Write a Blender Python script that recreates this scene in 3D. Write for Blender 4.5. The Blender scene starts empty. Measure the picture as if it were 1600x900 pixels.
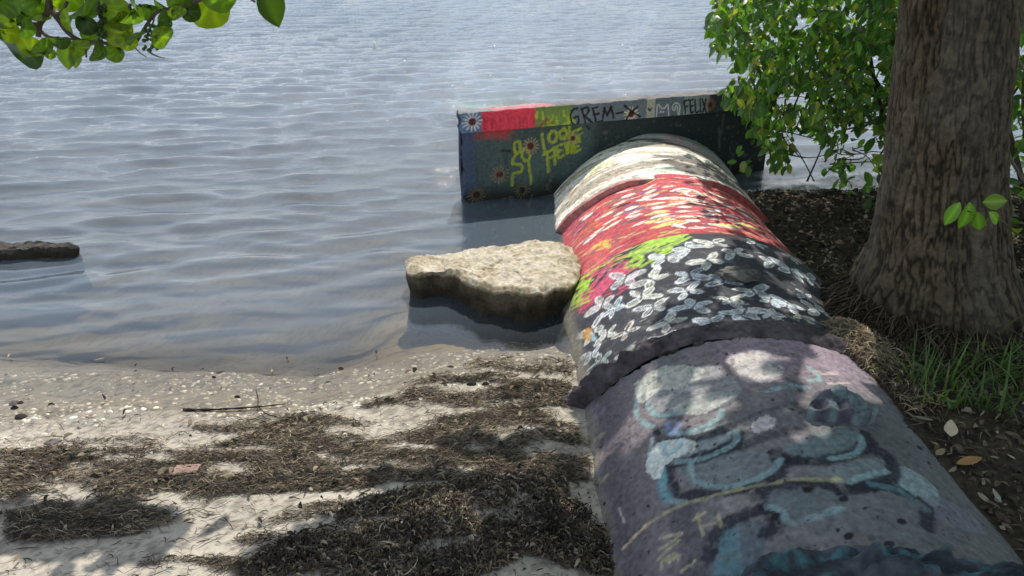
import bpy, math, random
import numpy as np
from mathutils import Vector
scene = bpy.context.scene
R_ = math.radians
rng = np.random.default_rng(11)
random.seed(11)

# ------------------------------------------------------------------ camera, sky, sun, exposure
CAM_H, PITCH, FPX = 1.38, .476, 1200.0          # eye height above the water, pitch down, focal length in photo pixels
cam_d = bpy.data.cameras.new('camera')
cam_d.sensor_width = 36.0
cam_d.lens = 36.0 * FPX / 1600.0
cam_d.clip_start, cam_d.clip_end = .02, 3000
cam = bpy.data.objects.new('camera', cam_d)
scene.collection.objects.link(cam)
cam.location = (0, 0, CAM_H)
cam.rotation_euler = (math.pi / 2 - PITCH, 0, 0)
scene.camera = cam

SUN_AZ, SUN_EL = R_(9), R_(58)
SUN = Vector((math.sin(SUN_AZ) * math.cos(SUN_EL), math.cos(SUN_AZ) * math.cos(SUN_EL), math.sin(SUN_EL)))
world = bpy.data.worlds.new('World')
scene.world = world
world.use_nodes = True
wn = world.node_tree
sky = wn.nodes.new('ShaderNodeTexSky')
sky.sky_type = 'NISHITA'
sky.sun_disc = False
sky.sun_elevation = SUN_EL
sky.sun_rotation = SUN_AZ
sky.air_density, sky.dust_density, sky.ozone_density = 1.0, 1.2, 1.5
# thin bright broken cloud over the whole sky
wtc = wn.nodes.new('ShaderNodeTexCoord')
wmp = wn.nodes.new('ShaderNodeMapping')
wmp.inputs['Scale'].default_value = (1, 1, 2.2)
wnz = wn.nodes.new('ShaderNodeTexNoise')
wnz.inputs['Scale'].default_value = 2.6
wnz.inputs['Detail'].default_value = 6
wrm = wn.nodes.new('ShaderNodeMapRange')
wrm.inputs[1].default_value, wrm.inputs[2].default_value = .38, .68
wrm.inputs[3].default_value, wrm.inputs[4].default_value = .15, .95
wsp = wn.nodes.new('ShaderNodeSeparateXYZ')
wel = wn.nodes.new('ShaderNodeMapRange')        # haze: whiter towards the horizon, all round
wel.inputs[1].default_value, wel.inputs[2].default_value = .0, .85
wel.inputs[3].default_value, wel.inputs[4].default_value = 1.0, .25
wmu = wn.nodes.new('ShaderNodeMath')
wmu.operation = 'MULTIPLY'
wmx = wn.nodes.new('ShaderNodeMix')
wmx.data_type = 'RGBA'
wmx.inputs['B'].default_value = (10.4, 10.9, 11.3, 1)
wn.links.new(wtc.outputs['Generated'], wmp.inputs[0])
wn.links.new(wmp.outputs[0], wnz.inputs['Vector'])
wn.links.new(wnz.outputs[0], wrm.inputs[0])
wn.links.new(wtc.outputs['Generated'], wsp.inputs[0])
wn.links.new(wsp.outputs['Z'], wel.inputs[0])
wn.links.new(wrm.outputs[0], wmu.inputs[0])
wn.links.new(wel.outputs[0], wmu.inputs[1])
wn.links.new(wmu.outputs[0], wmx.inputs['Factor'])
wn.links.new(sky.outputs[0], wmx.inputs['A'])
wn.links.new(wmx.outputs['Result'], wn.nodes['Background'].inputs[0])
wn.nodes['Background'].inputs[1].default_value = .15
sun_d = bpy.data.lights.new('sun', 'SUN')
sun_d.energy, sun_d.angle, sun_d.color = 4.2, R_(.53), (1, .95, .87)
sun_o = bpy.data.objects.new('sun', sun_d)
scene.collection.objects.link(sun_o)
sun_o.rotation_euler = SUN.to_track_quat('Z', 'Y').to_euler()
vs = scene.view_settings
vs.view_transform, vs.look, vs.gamma, vs.use_curve_mapping, vs.exposure = 'Standard', 'None', 1, False, 0.0

# ------------------------------------------------------------------ helpers
S_ = np.array(SUN)


def ray(px, py):
    a, v = (px - 800) / FPX, (py - 450) / FPX
    return np.array([a, math.cos(PITCH) - v * math.sin(PITCH), -(math.sin(PITCH) + v * math.cos(PITCH))])


def at(px, py, z=0.0):
    """point of the place, on the level z, that the photograph shows at px, py"""
    d = ray(px, py)
    return np.array([0, 0, CAM_H]) + d * ((z - CAM_H) / d[2])


def at_y(px, py, y):
    d = ray(px, py)
    return np.array([0, 0, CAM_H]) + d * (y / d[1])


PX0, PZ, PR = .703, -.336, .60                  # pipe axis (runs along +y) and radius


def at_pipe(px, py, r=PR):
    d = ray(px, py)
    oz = CAM_H - PZ
    A = d[0] ** 2 + d[2] ** 2
    B = 2 * (-PX0 * d[0] + oz * d[2])
    C = PX0 ** 2 + oz ** 2 - r * r
    D = B * B - 4 * A * C
    if D < 0:
        D = 0.0
    return np.array([0, 0, CAM_H]) + d * ((-B - math.sqrt(D)) / 2 / A)


def pipe_uv(px, py, r=PR):
    p = at_pipe(px, py, r)
    return np.array([p[1], (math.atan2(p[2] - PZ, p[0] - PX0) - math.pi / 2) * r])


def hsh(ix, iy, iz, seed):
    h = (ix.astype(np.int64) * 374761393 + iy.astype(np.int64) * 668265263 + iz.astype(np.int64) * 2147483647 % 1274126177 + seed * 974634777) & 0xffffffff
    h = ((h ^ (h >> 13)) * 1274126177) & 0xffffffff
    h = ((h ^ (h >> 16)) * 2246822519) & 0xffffffff
    return ((h ^ (h >> 15)) & 0xffffff) / float(0xffffff)


def vn(x, y, seed=0):
    x, y = np.broadcast_arrays(np.asarray(x, float), np.asarray(y, float))
    ix, iy = np.floor(x), np.floor(y)
    fx, fy = x - ix, y - iy
    fx, fy = fx * fx * (3 - 2 * fx), fy * fy * (3 - 2 * fy)
    z = np.zeros_like(ix)
    a, b = hsh(ix, iy, z, seed), hsh(ix + 1, iy, z, seed)
    c, d = hsh(ix, iy + 1, z, seed), hsh(ix + 1, iy + 1, z, seed)
    return (a + (b - a) * fx) * (1 - fy) + (c + (d - c) * fx) * fy


def fbm(x, y, seed=0, octv=4, gain=.5):
    s, a, t = 0, 1.0, 0.0
    for k in range(octv):
        s = s + a * vn(x * 2.03 ** k + 17.3 * k, y * 2.03 ** k - 9.1 * k, seed + k)
        t += a
        a *= gain
    return s / t


def sstep(a, b, x):
    t = np.clip((x - a) / (b - a), 0, 1)
    return t * t * (3 - 2 * t)


def lin(*c):
    """sRGB 0-255 to linear"""
    c = np.array(c, float) / 255
    return np.where(c <= .04045, c / 12.92, ((c + .055) / 1.055) ** 2.4)


def in_poly(x, y, poly):
    r = np.zeros(np.shape(x), bool)
    n = len(poly)
    for i in range(n):
        x1, y1 = poly[i][0], poly[i][1]
        x2, y2 = poly[(i + 1) % n][0], poly[(i + 1) % n][1]
        c = ((y1 > y) != (y2 > y)) & (x < (x2 - x1) * (y - y1) / (y2 - y1 + 1e-12) + x1)
        r ^= c
    return r


def smooth_line(pts, n=6):
    p = np.array(pts, float)
    if len(p) < 3:
        t = np.linspace(0, 1, n + 1)[:, None]
        return p[0] * (1 - t) + p[-1] * t
    q = np.vstack([2 * p[0] - p[1], p, 2 * p[-1] - p[-2]])
    out = []
    for i in range(1, len(q) - 2):
        for t in np.linspace(0, 1, n, endpoint=False):
            a, b, c, d = q[i - 1], q[i], q[i + 1], q[i + 2]
            out.append(.5 * (2 * b + (c - a) * t + (2 * a - 5 * b + 4 * c - d) * t ** 2 + (3 * b - a - 3 * c + d) * t ** 3))
    out.append(p[-1])
    return np.array(out)


def mesh_np(name, V, F, mat, col=None, smooth=True):
    V = np.asarray(V, np.float32).reshape(-1, 3)
    me = bpy.data.meshes.new(name)
    if not isinstance(F, (list, tuple)):
        F = [F]
    F = [np.asarray(f, np.int32) for f in F if len(f)]
    tot = np.concatenate([np.full(len(f), f.shape[1], np.int32) for f in F])
    loops = np.concatenate([f.ravel() for f in F])
    me.vertices.add(len(V))
    me.vertices.foreach_set('co', V.ravel())
    me.loops.add(len(loops))
    me.loops.foreach_set('vertex_index', loops)
    me.polygons.add(len(tot))
    st = np.zeros(len(tot), np.int32)
    st[1:] = np.cumsum(tot)[:-1]
    me.polygons.foreach_set('loop_start', st)
    me.polygons.foreach_set('loop_total', tot)
    me.polygons.foreach_set('use_smooth', np.full(len(tot), smooth, bool))
    me.update(calc_edges=True)
    if col is not None:
        c = np.ones((len(V), 4), np.float32)
        c[:, :3] = np.asarray(col).reshape(-1, 3) if np.ndim(col) > 1 else col
        at_ = me.color_attributes.new('Col', 'FLOAT_COLOR', 'POINT')
        at_.data.foreach_set('color', c.ravel())
    me.materials.append(mat)
    return me


def grid_faces(nr, nc, wrap=False):
    i = np.arange(nr - 1)[:, None] * nc
    j = np.arange(nc if wrap else nc - 1)[None]
    k = (j + 1) % nc
    return np.stack([i + j, i + k, i + nc + k, i + nc + j], -1).reshape(-1, 4)


def link(name, me, parent=None, loc=None):
    o = bpy.data.objects.new(name, me)
    scene.collection.objects.link(o)
    if parent is not None:
        o.parent = parent
    if loc is not None:
        o.location = loc
    return o


def tag(o, label=None, cat=None, group=None, kind=None):
    if label: o['label'] = label
    if cat: o['category'] = cat
    if group: o['group'] = group
    if kind: o['kind'] = kind
    return o


def thing(name, label, cat, loc=(0, 0, 0), group=None):
    o = link(name, None, None, loc)
    return tag(o, label, cat, group)


def tube_np(pts, rad, n=6):
    P = np.asarray(pts, float)
    rad = np.broadcast_to(np.asarray(rad, float), (len(P),))
    T = np.gradient(P, axis=0)
    T /= np.linalg.norm(T, axis=1)[:, None] + 1e-9
    up = np.array([.31, .17, .93])
    A = np.cross(T, up)
    A /= np.linalg.norm(A, axis=1)[:, None] + 1e-9
    B = np.cross(T, A)
    th = np.linspace(0, 2 * np.pi, n, endpoint=False)
    V = P[:, None] + rad[:, None, None] * (np.cos(th)[None, :, None] * A[:, None] + np.sin(th)[None, :, None] * B[:, None])
    F = grid_faces(len(P), n, True)
    V = np.vstack([V.reshape(-1, 3), P[0], P[-1]])
    m = len(V)
    j = np.arange(n)
    c0 = np.stack([(j + 1) % n, j, np.full(n, m - 2)], 1)
    b = (len(P) - 1) * n
    c1 = np.stack([b + j, b + (j + 1) % n, np.full(n, m - 1)], 1)
    return V, F, np.vstack([c0, c1])


class Pool:
    """collects pieces that go into ONE mesh"""
    def __init__(s):
        s.V, s.Q, s.T, s.C, s.n = [], [], [], [], 0

    def add(s, V, Q=None, T=None, col=None):
        V = np.asarray(V).reshape(-1, 3)
        if Q is not None and len(Q): s.Q.append(np.asarray(Q) + s.n)
        if T is not None and len(T): s.T.append(np.asarray(T) + s.n)
        s.V.append(V)
        s.C.append(np.broadcast_to(col if col is not None else (1, 1, 1), (len(V), 3)))
        s.n += len(V)

    def tube(s, pts, rad, n=5, col=None):
        V, Q, T = tube_np(pts, rad, n)
        s.add(V, Q, T, col)

    def mesh(s, name, mat, smooth=True):
        F = []
        if s.Q: F.append(np.vstack(s.Q))
        if s.T: F.append(np.vstack(s.T))
        return mesh_np(name, np.vstack(s.V), F, mat, np.vstack(s.C), smooth)


# ------------------------------------------------------------------ materials
def mat_attr(name, rough=.8, spec=.3, bscale=60, bstr=.3, bdist=.004, var=.25, vscale=40):
    m = bpy.data.materials.new(name)
    m.use_nodes = True
    nt = m.node_tree
    N, L = nt.nodes, nt.links
    bs = N['Principled BSDF']
    bs.inputs['Roughness'].default_value = rough
    bs.inputs['Specular IOR Level'].default_value = spec
    ca = N.new('ShaderNodeVertexColor')
    ca.layer_name = 'Col'
    tc = N.new('ShaderNodeTexCoord')
    nz = N.new('ShaderNodeTexNoise')
    nz.inputs['Scale'].default_value = vscale
    nz.inputs['Detail'].default_value = 5
    L.new(tc.outputs['Object'], nz.inputs['Vector'])
    mr = N.new('ShaderNodeMapRange')
    mr.inputs[1].default_value, mr.inputs[2].default_value = .25, .75
    mr.inputs[3].default_value, mr.inputs[4].default_value = 1 - var, 1 + var
    L.new(nz.outputs[0], mr.inputs[0])
    mx = N.new('ShaderNodeMix')
    mx.data_type, mx.blend_type = 'RGBA', 'MULTIPLY'
    mx.inputs['Factor'].default_value = 1
    L.new(ca.outputs[0], mx.inputs['A'])
    L.new(mr.outputs[0], mx.inputs['B'])
    L.new(mx.outputs['Result'], bs.inputs['Base Color'])
    n2 = N.new('ShaderNodeTexNoise')
    n2.inputs['Scale'].default_value = bscale
    n2.inputs['Detail'].default_value = 6
    n2.inputs['Roughness'].default_value = .65
    L.new(tc.outputs['Object'], n2.inputs['Vector'])
    bp = N.new('ShaderNodeBump')
    bp.inputs['Strength'].default_value = bstr
    bp.inputs['Distance'].default_value = bdist
    L.new(n2.outputs[0], bp.inputs['Height'])
    L.new(bp.outputs[0], bs.inputs['Normal'])
    return m


def mat_leaf(name, trans=.45, rough=.38, tcol=(1.5, 1.7, .35)):
    m = bpy.data.materials.new(name)
    m.use_nodes = True
    nt = m.node_tree
    N, L = nt.nodes, nt.links
    bs = N['Principled BSDF']
    out = N['Material Output']
    bs.inputs['Roughness'].default_value = rough
    bs.inputs['Specular IOR Level'].default_value = .5
    ca = N.new('ShaderNodeVertexColor')
    ca.layer_name = 'Col'
    tc = N.new('ShaderNodeTexCoord')
    nz = N.new('ShaderNodeTexNoise')
    nz.inputs['Scale'].default_value = 45
    L.new(tc.outputs['Object'], nz.inputs['Vector'])
    mr = N.new('ShaderNodeMapRange')
    mr.inputs[3].default_value, mr.inputs[4].default_value = .75, 1.25
    L.new(nz.outputs[0], mr.inputs[0])
    oi = N.new('ShaderNodeObjectInfo')
    mr2 = N.new('ShaderNodeMapRange')
    mr2.inputs[3].default_value, mr2.inputs[4].default_value = .75, 1.3
    L.new(oi.outputs['Random'], mr2.inputs[0])
    mm = N.new('ShaderNodeMath')
    mm.operation = 'MULTIPLY'
    L.new(mr.outputs[0], mm.inputs[0])
    L.new(mr2.outputs[0], mm.inputs[1])
    mx = N.new('ShaderNodeMix')
    mx.data_type, mx.blend_type = 'RGBA', 'MULTIPLY'
    mx.inputs['Factor'].default_value = 1
    L.new(ca.outputs[0], mx.inputs['A'])
    L.new(mm.outputs[0], mx.inputs['B'])
    L.new(mx.outputs['Result'], bs.inputs['Base Color'])
    m2 = N.new('ShaderNodeMix')
    m2.data_type, m2.blend_type = 'RGBA', 'MULTIPLY'
    m2.inputs['Factor'].default_value = 1
    L.new(mx.outputs['Result'], m2.inputs['A'])
    m2.inputs['B'].default_value = (*[c * 2.2 for c in tcol], 1)
    tr = N.new('ShaderNodeBsdfTranslucent')
    L.new(m2.outputs['Result'], tr.inputs['Color'])
    ms = N.new('ShaderNodeMixShader')
    ms.inputs[0].default_value = trans
    L.new(bs.outputs[0], ms.inputs[1])
    L.new(tr.outputs[0], ms.inputs[2])
    L.new(ms.outputs[0], out.inputs['Surface'])
    return m


M_conc = mat_attr('painted_concrete', .78, .3, 150, .65, .004, .28, 75)
M_mortar = mat_attr('rough_mortar', .9, .2, 70, .6, .008, .35, 60)
M_rock = mat_attr('limestone', .9, .2, 110, .75, .008, .4, 70)
M_sand = mat_attr('sand', .9, .2, 260, .35, .003, .14, 120)
M_soil = mat_attr('soil', .95, .1, 120, .6, .006, .45, 70)
M_fibre = mat_attr('plant_fibre', .85, .2, 200, .1, .002, .2, 60)
M_bark = mat_attr('bark', .92, .15, 210, .9, .005, .45, 60)
M_shell = mat_attr('shell', .5, .4, 200, .1, .001, .12, 90)
M_cloth = mat_attr('cloth', .9, .1, 300, .2, .001, .15, 60)
M_leaf = mat_leaf('shrub_leaf', .45)
M_grape = mat_leaf('sea_grape_leaf', .5, .4, (1.6, 1.7, .25))
M_grass = mat_leaf('grass_blade', .35, .5)


def mat_water():
    m = bpy.data.materials.new('sea_water')
    m.use_nodes = True
    nt = m.node_tree
    N, L = nt.nodes, nt.links
    N.remove(N['Principled BSDF'])
    out = N['Material Output']
    tc = N.new('ShaderNodeTexCoord')
    mp = N.new('ShaderNodeMapping')
    mp.inputs['Scale'].default_value = (13, 34, 1)
    L.new(tc.outputs['Object'], mp.inputs[0])
    nz = N.new('ShaderNodeTexNoise')
    nz.inputs['Scale'].default_value = 1.0
    nz.inputs['Detail'].default_value = 6
    nz.inputs['Roughness'].default_value = .66
    L.new(mp.outputs[0], nz.inputs['Vector'])
    dp = N.new('ShaderNodeVertexColor')
    dp.layer_name = 'Col'                       # r: water depth, g: how ruffled, b unused
    sp = N.new('ShaderNodeSeparateColor')
    L.new(dp.outputs[0], sp.inputs[0])
    bp = N.new('ShaderNodeBump')
    bp.inputs['Distance'].default_value = .02
    L.new(sp.outputs[1], bp.inputs['Strength'])
    L.new(nz.outputs[0], bp.inputs['Height'])
    fr = N.new('ShaderNodeFresnel')
    fr.inputs['IOR'].default_value = 1.68
    L.new(bp.outputs[0], fr.inputs['Normal'])
    gl = N.new('ShaderNodeBsdfGlossy')
    gl.inputs['Roughness'].default_value = .025
    L.new(bp.outputs[0], gl.inputs['Normal'])
    tr = N.new('ShaderNodeBsdfTransparent')
    tr.inputs[0].default_value = (.96, .95, .90, 1)
    df = N.new('ShaderNodeBsdfDiffuse')
    df.inputs[0].default_value = (.255, .325, .395, 1)      # silt carried in the water
    ms = N.new('ShaderNodeMixShader')
    L.new(sp.outputs[0], ms.inputs[0])
    L.new(tr.outputs[0], ms.inputs[1])
    L.new(df.outputs[0], ms.inputs[2])
    m2 = N.new('ShaderNodeMixShader')
    L.new(fr.outputs[0], m2.inputs[0])
    L.new(ms.outputs[0], m2.inputs[1])
    L.new(gl.outputs[0], m2.inputs[2])
    L.new(m2.outputs[0], out.inputs['Surface'])
    return m


M_water = mat_water()

# ------------------------------------------------------------------ beach and sea
SHX = [-60, -2.6, -1.52, -1.0, -.73, -.40, -.09, .20, .6, 1.1, 60]
SHY = [1.80, 1.84, 1.85, 1.885, 1.89, 1.97, 2.10, 2.17, 2.25, 2.3, 2.35]


def shore(x):
    return np.interp(x, SHX, SHY)


def wpoly(pts, z=.02):
    return [tuple(at(px, py, z)[:2]) for px, py in pts]


MOUND = wpoly([(380, 905), (430, 868), (520, 815), (590, 788), (700, 772), (800, 745), (900, 742), (935, 780), (975, 905), (700, 960)])
WRACK = [(wpoly(p), w) for p, w in [
    ([(0, 700), (130, 690), (260, 700), (420, 700), (520, 715), (540, 740), (470, 765), (330, 775), (160, 770), (0, 775)], .85),
    ([(0, 768), (180, 760), (330, 770), (360, 800), (230, 830), (100, 855), (0, 862)], .55),
    ([(0, 800), (90, 795), (200, 800), (260, 808), (220, 840), (60, 856), (0, 856)], .95),
    ([(300, 660), (420, 640), (480, 625), (520, 640), (560, 665), (500, 690), (330, 690)], .7),
    ([(500, 650), (640, 600), (760, 575), (890, 590), (905, 660), (930, 745), (800, 730), (640, 735), (560, 725), (440, 740), (430, 700)], .70),
    ([(700, 660), (800, 640), (912, 655), (925, 745), (860, 760), (760, 720)], .7),
    ([(430, 745), (560, 735), (730, 735), (720, 755), (600, 768), (470, 770)], .8),
    ([(150, 905), (260, 880), (400, 882), (420, 905)], .85),
    ([(90, 680), (200, 668), (330, 665), (420, 690), (200, 695)], .35),
    ([(370, 830), (470, 800), (560, 790), (500, 830), (400, 862)], .6),
    ([(405, 668), (440, 640), (500, 628), (520, 645), (470, 670)], 1.0), ([(540, 640), (640, 590), (760, 548), (890, 545), (900, 600), (700, 640)], .5)]]


def wrack_mask(x, y):
    m = np.zeros(np.shape(x))
    n = fbm(x * 7 + 3, y * 22, 31, 4)
    n2 = fbm(x * 3.1, y * 9, 77, 3)
    wx, wy = x + (n2 - .5) * .12, y + (n - .5) * .05
    for p, w in WRACK:
        m = np.maximum(m, in_poly(wx, wy, p) * w)
    m = m * sstep(.43, .60, n * .65 + n2 * .35 + (m - .6) * .22)
    mx_, my_ = x + (n2 - .5) * .26 + (n - .5) * .10, y + (fbm(x * 5 + 9, y * 9, 35, 4) - .5) * .16
    m = np.maximum(m, in_poly(mx_, my_, MOUND) * (.25 + .75 * sstep(.33, .47, n)))
    return m


def mound_h(x, y):
    cx, cy = -.08, 1.24
    d = ((x - cx) / .42) ** 2 + ((y - cy) / .25) ** 2
    return .032 * sstep(.27, .12, x) * np.exp(-d * d * .7) * (.7 + .6 * fbm(x * 12, y * 12, 5, 3))


def sand_z(x, y):
    d = y - shore(x) + .05 * (fbm(x * 3, y * 3, 8, 3) - .5)
    land = (1 - .8 * sstep(.02, .22, x)) * np.where(d < 0, np.minimum(-d * .055, .05) + np.clip(-d - .9, 0, 50) * .03, 0)
    sw = np.interp(x, [-2.5, -1.6, -1.0, -.4, .2], [.33, .26, .16, .10, .04]) + .07 * (fbm(x * 9, y * 9, 9, 3) - .5)
    shelf = -.040 * sstep(-.02, .16, d) - .17 * sstep(sw, sw + .45, d) * (1 - .45 * sstep(-.70, -.34, x + .1 * (fbm(x * 5, y * 5, 33, 3) - .5)) * sstep(3.0, 2.75, y)) - .05 * np.clip(d - .3, 0, 12)
    z = land + shelf
    z = z + (fbm(x * 6, y * 11, 21, 4) - .5) * .016 * sstep(6, 2, y) + mound_h(x, y)
    z = z - .004 * sstep(.1, .25, x)
    return z


ys = np.concatenate([np.array([-40, -12, -5, -2, -.5, .3, .6, .8]), np.arange(.95, 2.62, .0085), 2.62 * 1.011 ** np.arange(1, 70), 5.57 * 1.055 ** np.arange(1, 100)])
xs = np.concatenate([-1.95 * 1.28 ** np.arange(26, 0, -1), np.arange(-1.95, .5, .0095), [.6, .8, 1.1, 1.6, 2.4, 3.6, 5.5, 9, 16, 30, 60, 140, 400, 900]])
GX, GY = np.meshgrid(xs, ys)
GZ = sand_z(GX, GY)
dd = GY - shore(GX)
wm = wrack_mask(GX, GY)
sandc = np.empty(GX.shape + (3,))
sandc[:] = (.46, .41, .335)
sandc *= (.86 + .28 * fbm(GX * 9, GY * 16, 50, 4))[..., None]
sandc *= 1 - .35 * sstep(.60, .72, fbm(GX * 70, GY * 110, 53, 2))[..., None]
wet = sstep(-.12, .02, dd)[..., None]
sandc = sandc * (1 - .35 * wet)
deep = sstep(.04, .46, dd - np.interp(GX, [-2.5, -1.6, -1.0, -.4, .2], [.33, .26, .16, .10, .04]) + .06 + .1 * (fbm(GX * 4, GY * 4, 61, 3) - .5))[..., None]
gold = (sstep(-.75, -.35, GX) * sstep(3.0, 2.7, GY))[..., None]
sandc = sandc * (1 - deep) + (np.array([.15, .120, .066]) * (1 - gold) + np.array([.27, .20, .085]) * gold) * deep * (.5 + fbm(GX * 6, GY * 6, 66, 3)[..., None])
sp_ = (fbm(GX * 60, GY * 60, 91, 2) > .64)[..., None] * .5
sandc = sandc * (1 - sp_ * .6)
stain = (wm * (.5 + .5 * fbm(GX * 30, GY * 60, 15, 2)))[..., None]
sandc = sandc * (1 - .82 * stain) + np.array([.085, .068, .05]) * .82 * stain
o = link('sand_beach', mesh_np('sand_beach', np.stack([GX, GY, GZ], -1), grid_faces(*GX.shape), M_sand, sandc))
tag(o, kind='structure')

# sea: one sheet of real waves, finer near the eye
yw = 1.3 * 1.0046 ** np.arange(0, 520)
yw = np.concatenate([yw, yw[-1] * 1.03 ** np.arange(1, 60), [100, 150, 240, 400, 700, 1200, 2000]])
uc = np.linspace(-1.0, 1.0, 430)
uw = np.concatenate([[-30, -12, -6, -3, -2, -1.5, -1.2], uc, [1.2, 1.5, 2, 3, 6, 12, 30]])
WX = uw[None] * yw[:, None]
WY = np.repeat(yw[:, None], len(uw), 1)
wz = np.zeros_like(WX)
wr = np.random.default_rng(5)
for k in range(64):
    wl = .055 * (8.0 ** wr.random())
    an = math.pi / 2 + wr.normal(0, .30) + .08
    kk = 2 * math.pi / wl
    ph = wr.random() * 6.28
    amp = .0046 * wl * (1.35 if .14 < wl < .34 else .75)
    fade = np.clip(1.5 - WY * .006 / wl, 0, 1)
    wz += amp * fade * np.sin(kk * (math.cos(an) * WX + math.sin(an) * WY) + ph + .8 * np.sin(WX * 2.1 + WY * 1.3 + k))
gust = .55 + .9 * fbm(WX * .8, WY * .55, 40, 3)
open_ = sstep(2.1, 3.7, WY + .25 * np.clip(-WX, 0, 1.2)) * .92 + .07
lee = 1 - .75 * np.exp(-((WX - .15) / .5) ** 2) * sstep(3.75, 3.3, WY)
wz *= gust * open_ * lee
rr = np.hypot((WX + 2.02) * .75, WY - 2.98)
wz += .0028 * np.sin(rr * 52) * np.exp(-((rr - .28) / .2) ** 2)
rr = np.hypot(WX + .92, WY - 3.75)
wz += .0010 * np.sin(rr * 60) * np.exp(-(rr / .12) ** 2)
wz *= sstep(300, 60, WY)
WD = np.clip(-sand_z(WX, WY), 0, 5)
wc = np.zeros(WX.shape + (3,))
wc[..., 0] = np.clip(1 - np.exp(-WD * 1.5), 0, .85)
wc[..., 1] = (.03 + .26 * sstep(2.2, 4.5, WY) + 1.0 * sstep(4.5, 11, WY)) * np.clip(gust, .4, 1.4)
o = link('sea_water', mesh_np('sea_water', np.stack([WX, WY, wz], -1), grid_faces(*WX.shape), M_water, wc))
tag(o, kind='structure')


def soil_z(x, y):
    b = np.interp(y, [-3, 1.2, 1.6, 1.95, 2.2, 2.6, 3.4, 3.6, 4.0, 5], [.10, .125, .165, .15, .10, .05, .045, .045, -.10, -.4])
    z = b + .06 * np.clip(x - 1.05, 0, 3) * sstep(3.9, 3.2, y)
    z = z + .07 * np.exp(-((x - .99) / .12) ** 2 - ((y - 1.99) / .14) ** 2)
    z = z + .04 * np.exp(-((x - 1.38) / .30) ** 2 - ((y - 2.17) / .27) ** 2)
    return z + (fbm(x * 9, y * 9, 44, 4) - .5) * .035


xb = np.concatenate([np.arange(.8, 2.3, .011), 2.3 * 1.16 ** np.arange(1, 22)])
yb = np.concatenate([[-40, -12, -4, -1.5, 0, .5, .8], np.arange(1.0, 4.3, .014), [4.5, 5]])
BX, BY = np.meshgrid(xb, yb)
BZ = soil_z(BX, BY)
sc = np.empty(BX.shape + (3,))
sc[:] = (.062, .049, .036)
sc *= (.45 + 1.1 * fbm(BX * 14, BY * 14, 12, 4))[..., None]
o = link('soil_bank', mesh_np('soil_bank', np.stack([BX, BY, BZ], -1), grid_faces(*BX.shape), M_soil, sc))
tag(o, kind='structure')


# ------------------------------------------------------------------ paint on surfaces: strokes, fills, ellipses in surface metres
class Paint:
    def __init__(s, U, V, base):
        s.U, s.V = U.ravel(), V.ravel()
        s.C = np.array(base, float).reshape(-1, 3)
        if len(s.C) == 1:
            s.C = np.repeat(s.C, len(s.U), 0)
        s.jit = (fbm(s.U * 90, s.V * 90, 3, 3) - .5)
        s.wear = fbm(s.U * 160, s.V * 160, 9, 3)

    def blend(s, idx, a, col, wear=.5):
        a = np.clip(a, 0, 1) * np.clip(1 - wear * sstep(.5, .72, s.wear[idx]), 0, 1)
        s.C[idx] = s.C[idx] * (1 - a[:, None]) + np.array(col) * a[:, None]

    def box(s, u0, u1, v0, v1):
        return np.nonzero((s.U > u0) & (s.U < u1) & (s.V > v0) & (s.V < v1))[0]

    def stroke(s, pts, w, col, alpha=1.0, soft=.35, wear=.5):
        p = np.asarray(pts, float)
        m = w * 1.5
        idx = s.box(p[:, 0].min() - m, p[:, 0].max() + m, p[:, 1].min() - m, p[:, 1].max() + m)
        if not len(idx): return
        u, v = s.U[idx], s.V[idx]
        d = np.full(len(idx), 9.0)
        for a, b in zip(p[:-1], p[1:]):
            e = b - a
            t = np.clip(((u - a[0]) * e[0] + (v - a[1]) * e[1]) / (e @ e + 1e-12), 0, 1)
            d = np.minimum(d, np.hypot(u - a[0] - t * e[0], v - a[1] - t * e[1]))
        d = d / (w / 2) + s.jit[idx] * .9
        s.blend(idx, alpha * (1 - sstep(1 - soft, 1 + soft, d)), col, wear)

    def fill(s, poly, col, alpha=1.0, wear=.4, edge=.012):
        p = np.asarray(poly, float)
        idx = s.box(p[:, 0].min() - .03, p[:, 0].max() + .03, p[:, 1].min() - .03, p[:, 1].max() + .03)
        if not len(idx): return
        j = s.jit[idx]
        i = in_poly(s.U[idx] + j * edge, s.V[idx] + s.wear[idx] * edge - edge / 2, p)
        s.blend(idx, i * alpha, col, wear)

    def ell(s, c, ru, rv, ang, col, alpha=1.0, outline=None, wear=.3, soft=.12):
        m = max(ru, rv) * 1.3
        idx = s.box(c[0] - m, c[0] + m, c[1] - m, c[1] + m)
        if not len(idx): return
        ca, sa = math.cos(ang), math.sin(ang)
        a, b = s.U[idx] - c[0], s.V[idx] - c[1]
        d = np.hypot((ca * a + sa * b) / ru, (-sa * a + ca * b) / rv) + s.jit[idx] * .35
        s.blend(idx, alpha * (1 - sstep(1 - soft, 1 + soft, d)), col, wear)
        if outline is not None:
            s.blend(idx, .9 * sstep(.66, .76, d) * (1 - sstep(.98, 1.1, d)), outline, wear)

    def tint(s, mask, col):
        m = np.clip(mask.ravel(), 0, 1)[:, None]
        s.C = s.C * (1 - m) + np.array(col) * m


def Z(x0, y0, k, pts):
    return [(x0 + k * a, y0 + k * b) for a, b in pts]


# ------------------------------------------------------------------ painted concrete pipe
pipe = thing('concrete_pipe', 'big half buried concrete drain pipe covered in graffiti, running into the water', 'pipe', (PX0, 2.4, PZ))
ORI = np.array([PX0, 2.4, PZ])


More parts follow.
